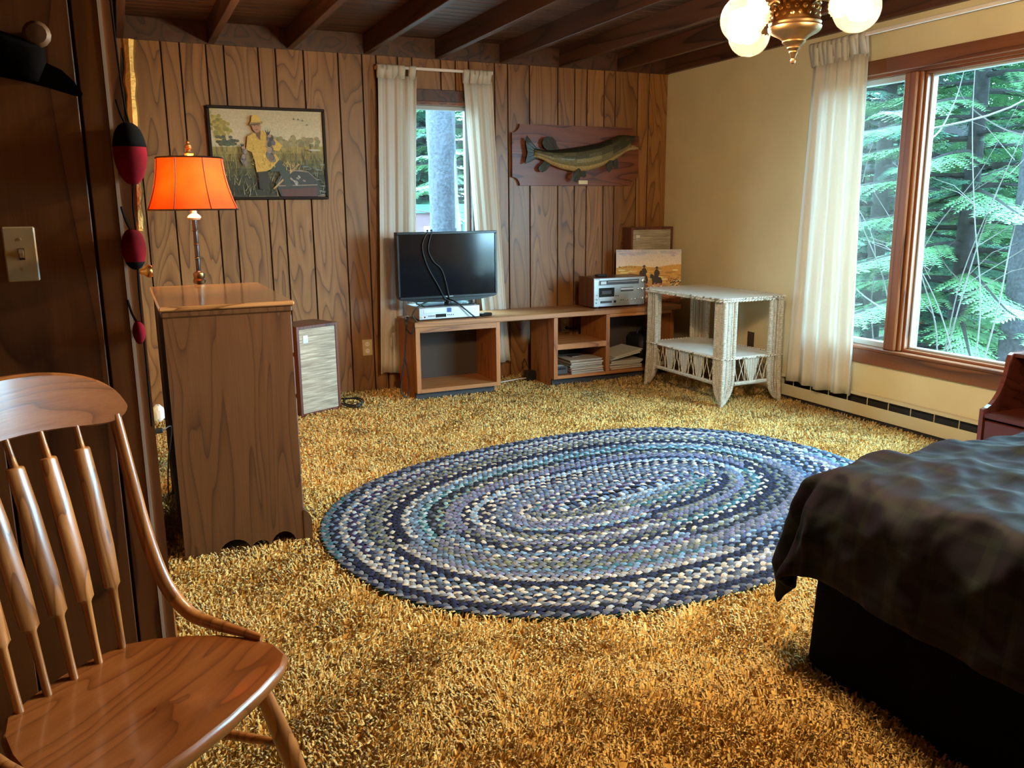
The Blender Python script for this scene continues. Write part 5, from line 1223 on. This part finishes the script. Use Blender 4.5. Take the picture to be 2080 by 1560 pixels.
apron((wx0+.09, wy0-.008, 0), (wx1-.09, wy0-.008, 0), 1); apron((wx0+.09, wy1+.008, 0), (wx1-.09, wy1+.008, 0), 1)

# ------------------------------------------------------------------ ceiling light
FXX, FYY, FZ = 1.945, 2.135, 1.803
fx = thing('ceiling_light', (FXX, FYY, 2.447), 'ornate brass hanging light with three glowing glass globes', 'light fixture')
K = .0152
part('finial', 'antique_brass', fx, lambda m: m.lathe([(.001, 0), (.007, .003), (.0085, .010), (.005, .016), (.008, .020), (.010, .028), (.014, .034), (.012, .038), (.020, .046), (.018, .050)], (FXX, FYY, FZ), 18), smooth=True)
part('lower_cup', 'antique_brass', fx, lambda m: m.lathe([(.016, .048), (.030, .058), (.036, .064), (.034, .068), (.046, .078), (.070, .090), (.078, .098), (.080, .106), (.076, .112), (.079, .118), (.076, .124)], (FXX, FYY, FZ), 32), smooth=True)
urn = part('urn', 'brass', fx, lambda m: m.lathe([(.074, .124), (.070, .150), (.067, .180), (.069, .215), (.078, .250), (.084, .27), (.070, .29), (.04, .31), (.02, .33)], (FXX, FYY, FZ), 32), smooth=True, label='embossed brass urn body')
def boss(m):
    for j in range(7):
        for k in range(18):
            a = 2*PI*(k+.5*(j % 2))/18; z = .138+j*.018; r = .0715
            m.lathe([(.0075, -.003), (.0065, .001), (.003, .003), (.0005, .0032)], (FXX+r*math.cos(a), FYY+r*math.sin(a), FZ+z), 6, axis=(math.cos(a), math.sin(a), 0))
part('embossing', 'brass', urn, boss)
part('stem', 'antique_brass', fx, lambda m: m.lathe([(.012, .32), (.012, .60), (.03, .61), (.065, .625), (.07, .640)], (FXX, FYY, FZ), 20), smooth=True)
vr = Vector((.739, -.673, 0)); vf = Vector((.673, .739, 0))
for (a_, b_) in ((-.142, .135), (-.150, -.125), (.165, -.17)):
    out = (vr*a_+vf*b_).normalized(); dist = math.hypot(a_, b_)
    ax = (out*.80+Vector((0, 0, -.42))).normalized()
    c0 = Vector((FXX, FYY, FZ+.150))+out*(dist-.065)+Vector((0, 0, .0))
    arm = part('arm', 'antique_brass', fx, lambda m: m.tube(bez([Vector((FXX, FYY, FZ+.165))+out*.055, Vector((FXX, FYY, FZ+.178))+out*.085, c0-ax*.012], 6), .011, 10), smooth=True)
    part('globe_gallery', 'antique_brass', arm, lambda m: [m.lathe([(.012, -.012), (.034, -.004), (.046, .006), (.047, .010), (.034, .0)], c0, 24, axis=ax)]+[m.ball(c0+(ax.orthogonal().normalized()*math.cos(2*PI*k/22)+ax.cross(ax.orthogonal().normalized())*math.sin(2*PI*k/22))*.047+ax*.009, .0036, n=6, m=4) for k in range(22)], smooth=True)
    gl = part('globe', 'globe_glass', arm, lambda m: m.lathe([(.030, .004), (.040, .016), (.056, .034), (.066, .058), (.067, .080), (.059, .104), (.044, .122), (.022, .133), (.001, .136)], c0, 28, axis=ax, caps=False), smooth='all', label='pale glass globe')
    bc = c0+ax*.062
    part('bulb', 'bulb_glow', arm, lambda m: m.lathe([(.012, .004), (.013, .02), (.024, .042), (.029, .062), (.024, .080), (.010, .090), (.001, .0915)], c0, 16, axis=ax), smooth='all')
    l = bpy.data.lights.new('globe_light', 'POINT'); l.energy = BULB_W; l.color = (1, .76, .46); l.shadow_soft_size = .035
    lo = bpy.data.objects.new('globe_light', l); COL.objects.link(lo); lo.parent = fx; lo.location = bc-Vector(fx.location)

# ------------------------------------------------------------------ outside
GZ = -.35
tag(MB().box(-12, 45, 6.6, 45, GZ-.3, GZ).add([], []).box(5.0, 45, -25, 6.6, GZ-.3, GZ).build('ground_outside', 'leaf_litter'), 'leaf-strewn forest ground outside the windows', 'ground', kind='stuff')
def spray_mesh(rs, H, Rad, zlow, nb, dens=1.0):
    """spruce boughs: drooping branches, side twigs, needle blades"""
    V, F_ = [], []; BR = MB()
    for i in range(nb):
        f = (i+rs.random())/nb; z = zlow+(H-zlow)*f**1.15; ln = Rad*(1-f*.86)*rs.uniform(.75, 1.1); az = i*2.399+rs.uniform(-.4, .4)
        o = Vector((math.cos(az), math.sin(az), 0)); sd = Vector((-o.y, o.x, 0))
        P = [Vector((0, 0, z))+o*(ln*t)+Vector((0, 0, -.30*ln*t*t+.14*ln*t**4+.05*ln*t)) for t in np.linspace(0, 1, 8)]
        BR.tube(P, [.022*(1-t)+.004 for t in np.linspace(0, 1, 8)], 4)
        ntw = max(6, int(ln/.075*dens))
        for k in range(ntw):
            t = .16+.84*k/ntw; q = t*7; j = min(6, int(q)); p = P[j].lerp(P[j+1], q-j); tl = (.34*(1-t)+.12)*min(1, ln)*rs.uniform(.7, 1.15)
            for s in (-1, 1):
                d = (o*.62+sd*s*.85+Vector((0, 0, -.22+rs.uniform(-.12, .08)))).normalized()
                nn = max(4, int(tl/.030))
                for h in range(nn):
                    u = (h+.5)/nn; c = p+d*(tl*u)+Vector((0, 0, -.12*tl*u*u))
                    for s2 in (-1, 1):
                        w = (d*.75+(d.cross(Vector((0, 0, 1))).normalized())*s2*.8+Vector((0, 0, rs.uniform(-.25, .1)))).normalized()
                        L_ = (.085*(1-u*.55))*rs.uniform(.7, 1.2); n_ = d*.017
                        b0 = len(V); V.extend((c-n_, c+n_, c+w*L_)); F_.append((b0, b0+1, b0+2))
    return V, F_, BR
def spruce(loc, H, Rad, zlow, nb, label, seed, trunk_r=.13, mat='spruce_needles', dens=1.0, group='spruce trees beyond the windows'):
    rs = random.Random(seed); t = thing('spruce_tree', loc, label, 'tree', group=group)
    V, F_, BR = spray_mesh(rs, H, Rad, zlow, nb, dens)
    part('trunk', 'bark_dark', t, lambda m: m.tube([(0, 0, -.05), (.02, 0, H*.4), (0, .02, H)], [trunk_r, trunk_r*.7, .015], 10), smooth=True, local=True)
    BR.build('branches', 'bark_dark', t, local=True)
    me = bpy.data.meshes.new('foliage'); me.from_pydata([tuple(v) for v in V], [], F_); me.materials.append(MATS[mat]); o = bpy.data.objects.new('foliage', me); COL.objects.link(o); o.parent = t; o['kind'] = 'stuff'
    return t
def at_dir(px, dist, side='right'):
    v = ray(px, 430); v.z = 0; v.normalize(); return Vector((v.x*dist, v.y*dist, GZ))
sA = spruce(at_dir(1965, 8.8), 7.5, 2.4, .15, 120, 'green spruce with sweeping boughs nearest the big window', 1, dens=1.3, trunk_r=.09)
sB = spruce(at_dir(1785, 9.8), 8.5, 2.2, .4, 110, 'blue-green spruce seen through the casement pane', 2, mat='spruce_needles_deep', dens=1.2, trunk_r=.10)
lbls = ['spruce standing behind the nearest one', 'spruce partly hidden behind the birch trunk', 'tall spruce further back in the woods']
k = 0
for px, dist, rot, src, sc_ in ((2120, 11.5, 1.0, 0, 1.1), (1880, 13.5, 2.2, 1, 1.25), (2010, 15, 3.0, 1, 1.3), (1740, 14.5, 4.0, 0, 1.2), (1690, 19, .7, 1, 1.5), (1830, 20, 5.1, 0, 1.6), (1930, 22, 2.8, 1, 1.7), (2080, 21, 1.9, 0, 1.7), (2200, 16, .2, 1, 1.4), (2330, 12, 2.0, 0, 1.2), (860, 17, 1.2, 1, 1.3), (955, 14.5, 4.4, 0, 1.2), (905, 24, .3, 1, 1.9), (820, 22, 2.0, 0, 1.7), (1000, 21, 3.3, 1, 1.6), (780, 15, 5.0, 1, 1.2), (1090, 17, 5.5, 0, 1.4), (690, 18, 3.5, 0, 1.4)):
    c = copy_tree((sA, sB)[src]); c.location = at_dir(px, dist); c.rotation_euler = (0, 0, rot); c.scale = (sc_, sc_, sc_)
    c['label'] = 'spruce further back in the woods beyond the narrow back window' if px < 1200 else 'spruce further back in the woods beyond the big window'
    c['group'] = 'far spruces behind the narrow window' if px < 1200 else 'far spruces behind the big window'
def trunk(name, loc, r0, r1, H, mat, label, lean=(0, 0), branches=0, seed=0, knob=True):
    rs = random.Random(seed); t = thing(name, loc, label, 'tree')
    n = 16; nk = 22
    def f(m):
        rings = []
        for j in range(60):
            u = j/59; r = r0+(r1-r0)*u
            rings.append([(lean[0]*u*H+r*(1+.07*math.sin(k*3.1+u*40+rs.uniform(-.4, .4)))*math.cos(2*PI*k/nk), lean[1]*u*H+r*(1+.07*rs.uniform(-1, 1))*math.sin(2*PI*k/nk), -.05+u*H) for k in range(nk)])
        m.loft(rings)
    part('trunk', mat, t, f, smooth='all', local=True)
    for b in range(branches):
        z = H*rs.uniform(.1, .8); az = rs.uniform(0, 6.28); ln = rs.uniform(.5, 1.6); o = Vector((math.cos(az), math.sin(az), 0))
        p0 = Vector((lean[0]*z, lean[1]*z, z)); P = [p0, p0+o*ln*.4+Vector((0, 0, .1*ln)), p0+o*ln*.8+Vector((0, 0, .35*ln)), p0+o*ln+Vector((0, 0, .6*ln))]
        br = part('branch', 'bare_twig', t, lambda m: m.tube(bez(P, 4), [.007*(1-k/13)+.002 for k in range(13)], 5), local=True)
    return t
trunk('pine_tree', ony(2092, 560, 4.35).xy.to_3d()*1.0+Vector((0, 0, GZ)), .17, .13, 7, 'bark_grey', 'thick grey barked trunk at the right edge of the big window', (.01, .0), 3, 5)
trunk('birch_tree', at_dir(1876, 6.9), .050, .035, 7, 'bark_pale', 'slender pale birch trunk beside the window mullion', (-.008, .012), 5, 6)
tb = ony(905, 400, 8.1); tb.z = GZ
trunk('pine_tree', tb, .145, .125, 7, 'bark_grey', 'dark trunk standing close outside the narrow back window', (-.012, 0), 4, 7)
def sapling(loc, label, seed):
    rs = random.Random(seed); t = thing('bare_sapling', loc, label, 'tree', group='bare saplings outside the big window')
    for b in range(3):
        az = rs.uniform(0, 6.28); ln = rs.uniform(1.8, 3.2); dx, dy = math.cos(az)*.35, math.sin(az)*.35
        w_ = lambda: rs.uniform(-.10, .10)
        P = [Vector((0, 0, 0)), Vector((dx*.4+w_(), dy*.4+w_(), ln*.3)), Vector((dx*1.0+w_(), dy*1.0+w_(), ln*.55)), Vector((dx*1.6+w_(), dy*1.6+w_(), ln*.78)), Vector((dx*2.4, dy*2.4, ln))]
        br = part('stem', 'bare_twig', t, lambda m: m.tube(bez(P, 6), [.0055*(1-k/25)+.0018 for k in range(25)], 5), local=True)
        for q in range(3):
            f = rs.uniform(.3, .9); p = P[1].lerp(P[3], f); a2 = az+rs.uniform(-1.5, 1.5); l2 = rs.uniform(.3, .8)
            part('twig', 'bare_twig', br, lambda m: m.tube([p, p+Vector((math.cos(a2)*l2*.5, math.sin(a2)*l2*.5, l2*.35)), p+Vector((math.cos(a2)*l2, math.sin(a2)*l2, l2*.5))], [.004, .003, .0015], 4), local=True)
sapling(at_dir(2000, 6.9), 'bare sapling with arching stems close to the glass', 1); sapling(at_dir(1930, 7.4), 'bare sapling left of the arching one outside', 2); sapling(at_dir(1820, 8.0), 'bare sapling seen through the casement pane', 3)
# outhouse behind the narrow window
oh = thing('outhouse', (4.6, 13, GZ), 'small outhouse with crescent moon seen through the narrow window', 'outhouse')
oy = 12.5; c0 = ony(850, 455, oy); c1 = ony(985, 470, oy); hz = ony(900, 432, oy).z; h2 = ony(900, 415, oy).z
pbox('wall', 'outhouse_wall', oh, c0.x-.9, c1.x, oy, oy+1.2, GZ, hz)
pbox('fascia', 'outhouse_trim', oh, c0.x-1.0, c1.x+.1, oy-.06, oy+1.3, hz, h2)
pbox('corner_board', 'outhouse_trim', oh, ony(940, 460, oy).x, ony(950, 460, oy).x, oy-.02, oy, GZ, hz)
mo = [ony(x, y, oy-.012) for x, y in ((920, 449), (927, 455), (930.5, 464), (930, 474), (925, 481), (918, 486), (922, 478), (924, 468), (923, 458))]
part('crescent_moon', 'white_paint', oh, lambda m: m.prism(mo, (0, .012, 0)))
a, b = ony(861, 460, oy), ony(880, 475, oy); pbox('sign_board', 'white_paint', oh, a.x, b.x, oy-.015, oy, b.z, a.z)
# brown building and the red thing among the trees
bl = thing('brown_shed', at_dir(1780, 17), 'dark brown shed among the spruces beyond the casement', 'shed')
part('wall', 'brown_siding', bl, lambda m: m.box(-2.2, 2.2, -.2, 2.5, 0, 2.3), local=True); part('roof', 'bark_dark', bl, lambda m: m.prism([(-2.5, -.5, 2.25), (2.5, -.5, 2.25), (2.5, 1.2, 3.3), (-2.5, 1.2, 3.3)], (0, .05, .06)), local=True)
bl.rotation_euler = (0, 0, -.6)
kd = thing('red_kayak', at_dir(1893, 12.3)+Vector((0, 0, .0)), 'small red hull leaning among trees outside the big window', 'boat')
part('hull', 'red_cloth', kd, lambda m: m.loft([[(.16*r*math.cos(2*PI*k/10), .10*r*math.sin(2*PI*k/10), .15+z*.95) for k in range(10)] for z, r in ((0, .2), (.15, .7), (.4, 1), (.7, .85), (.95, .4), (1.05, .1))]), smooth='all', local=True)
part('rim', 'black_rubber', kd, lambda m: m.tube([(-.15, -.05, .35), (0, -.1, .3), (.15, -.05, .35)], .02, 6), local=True)
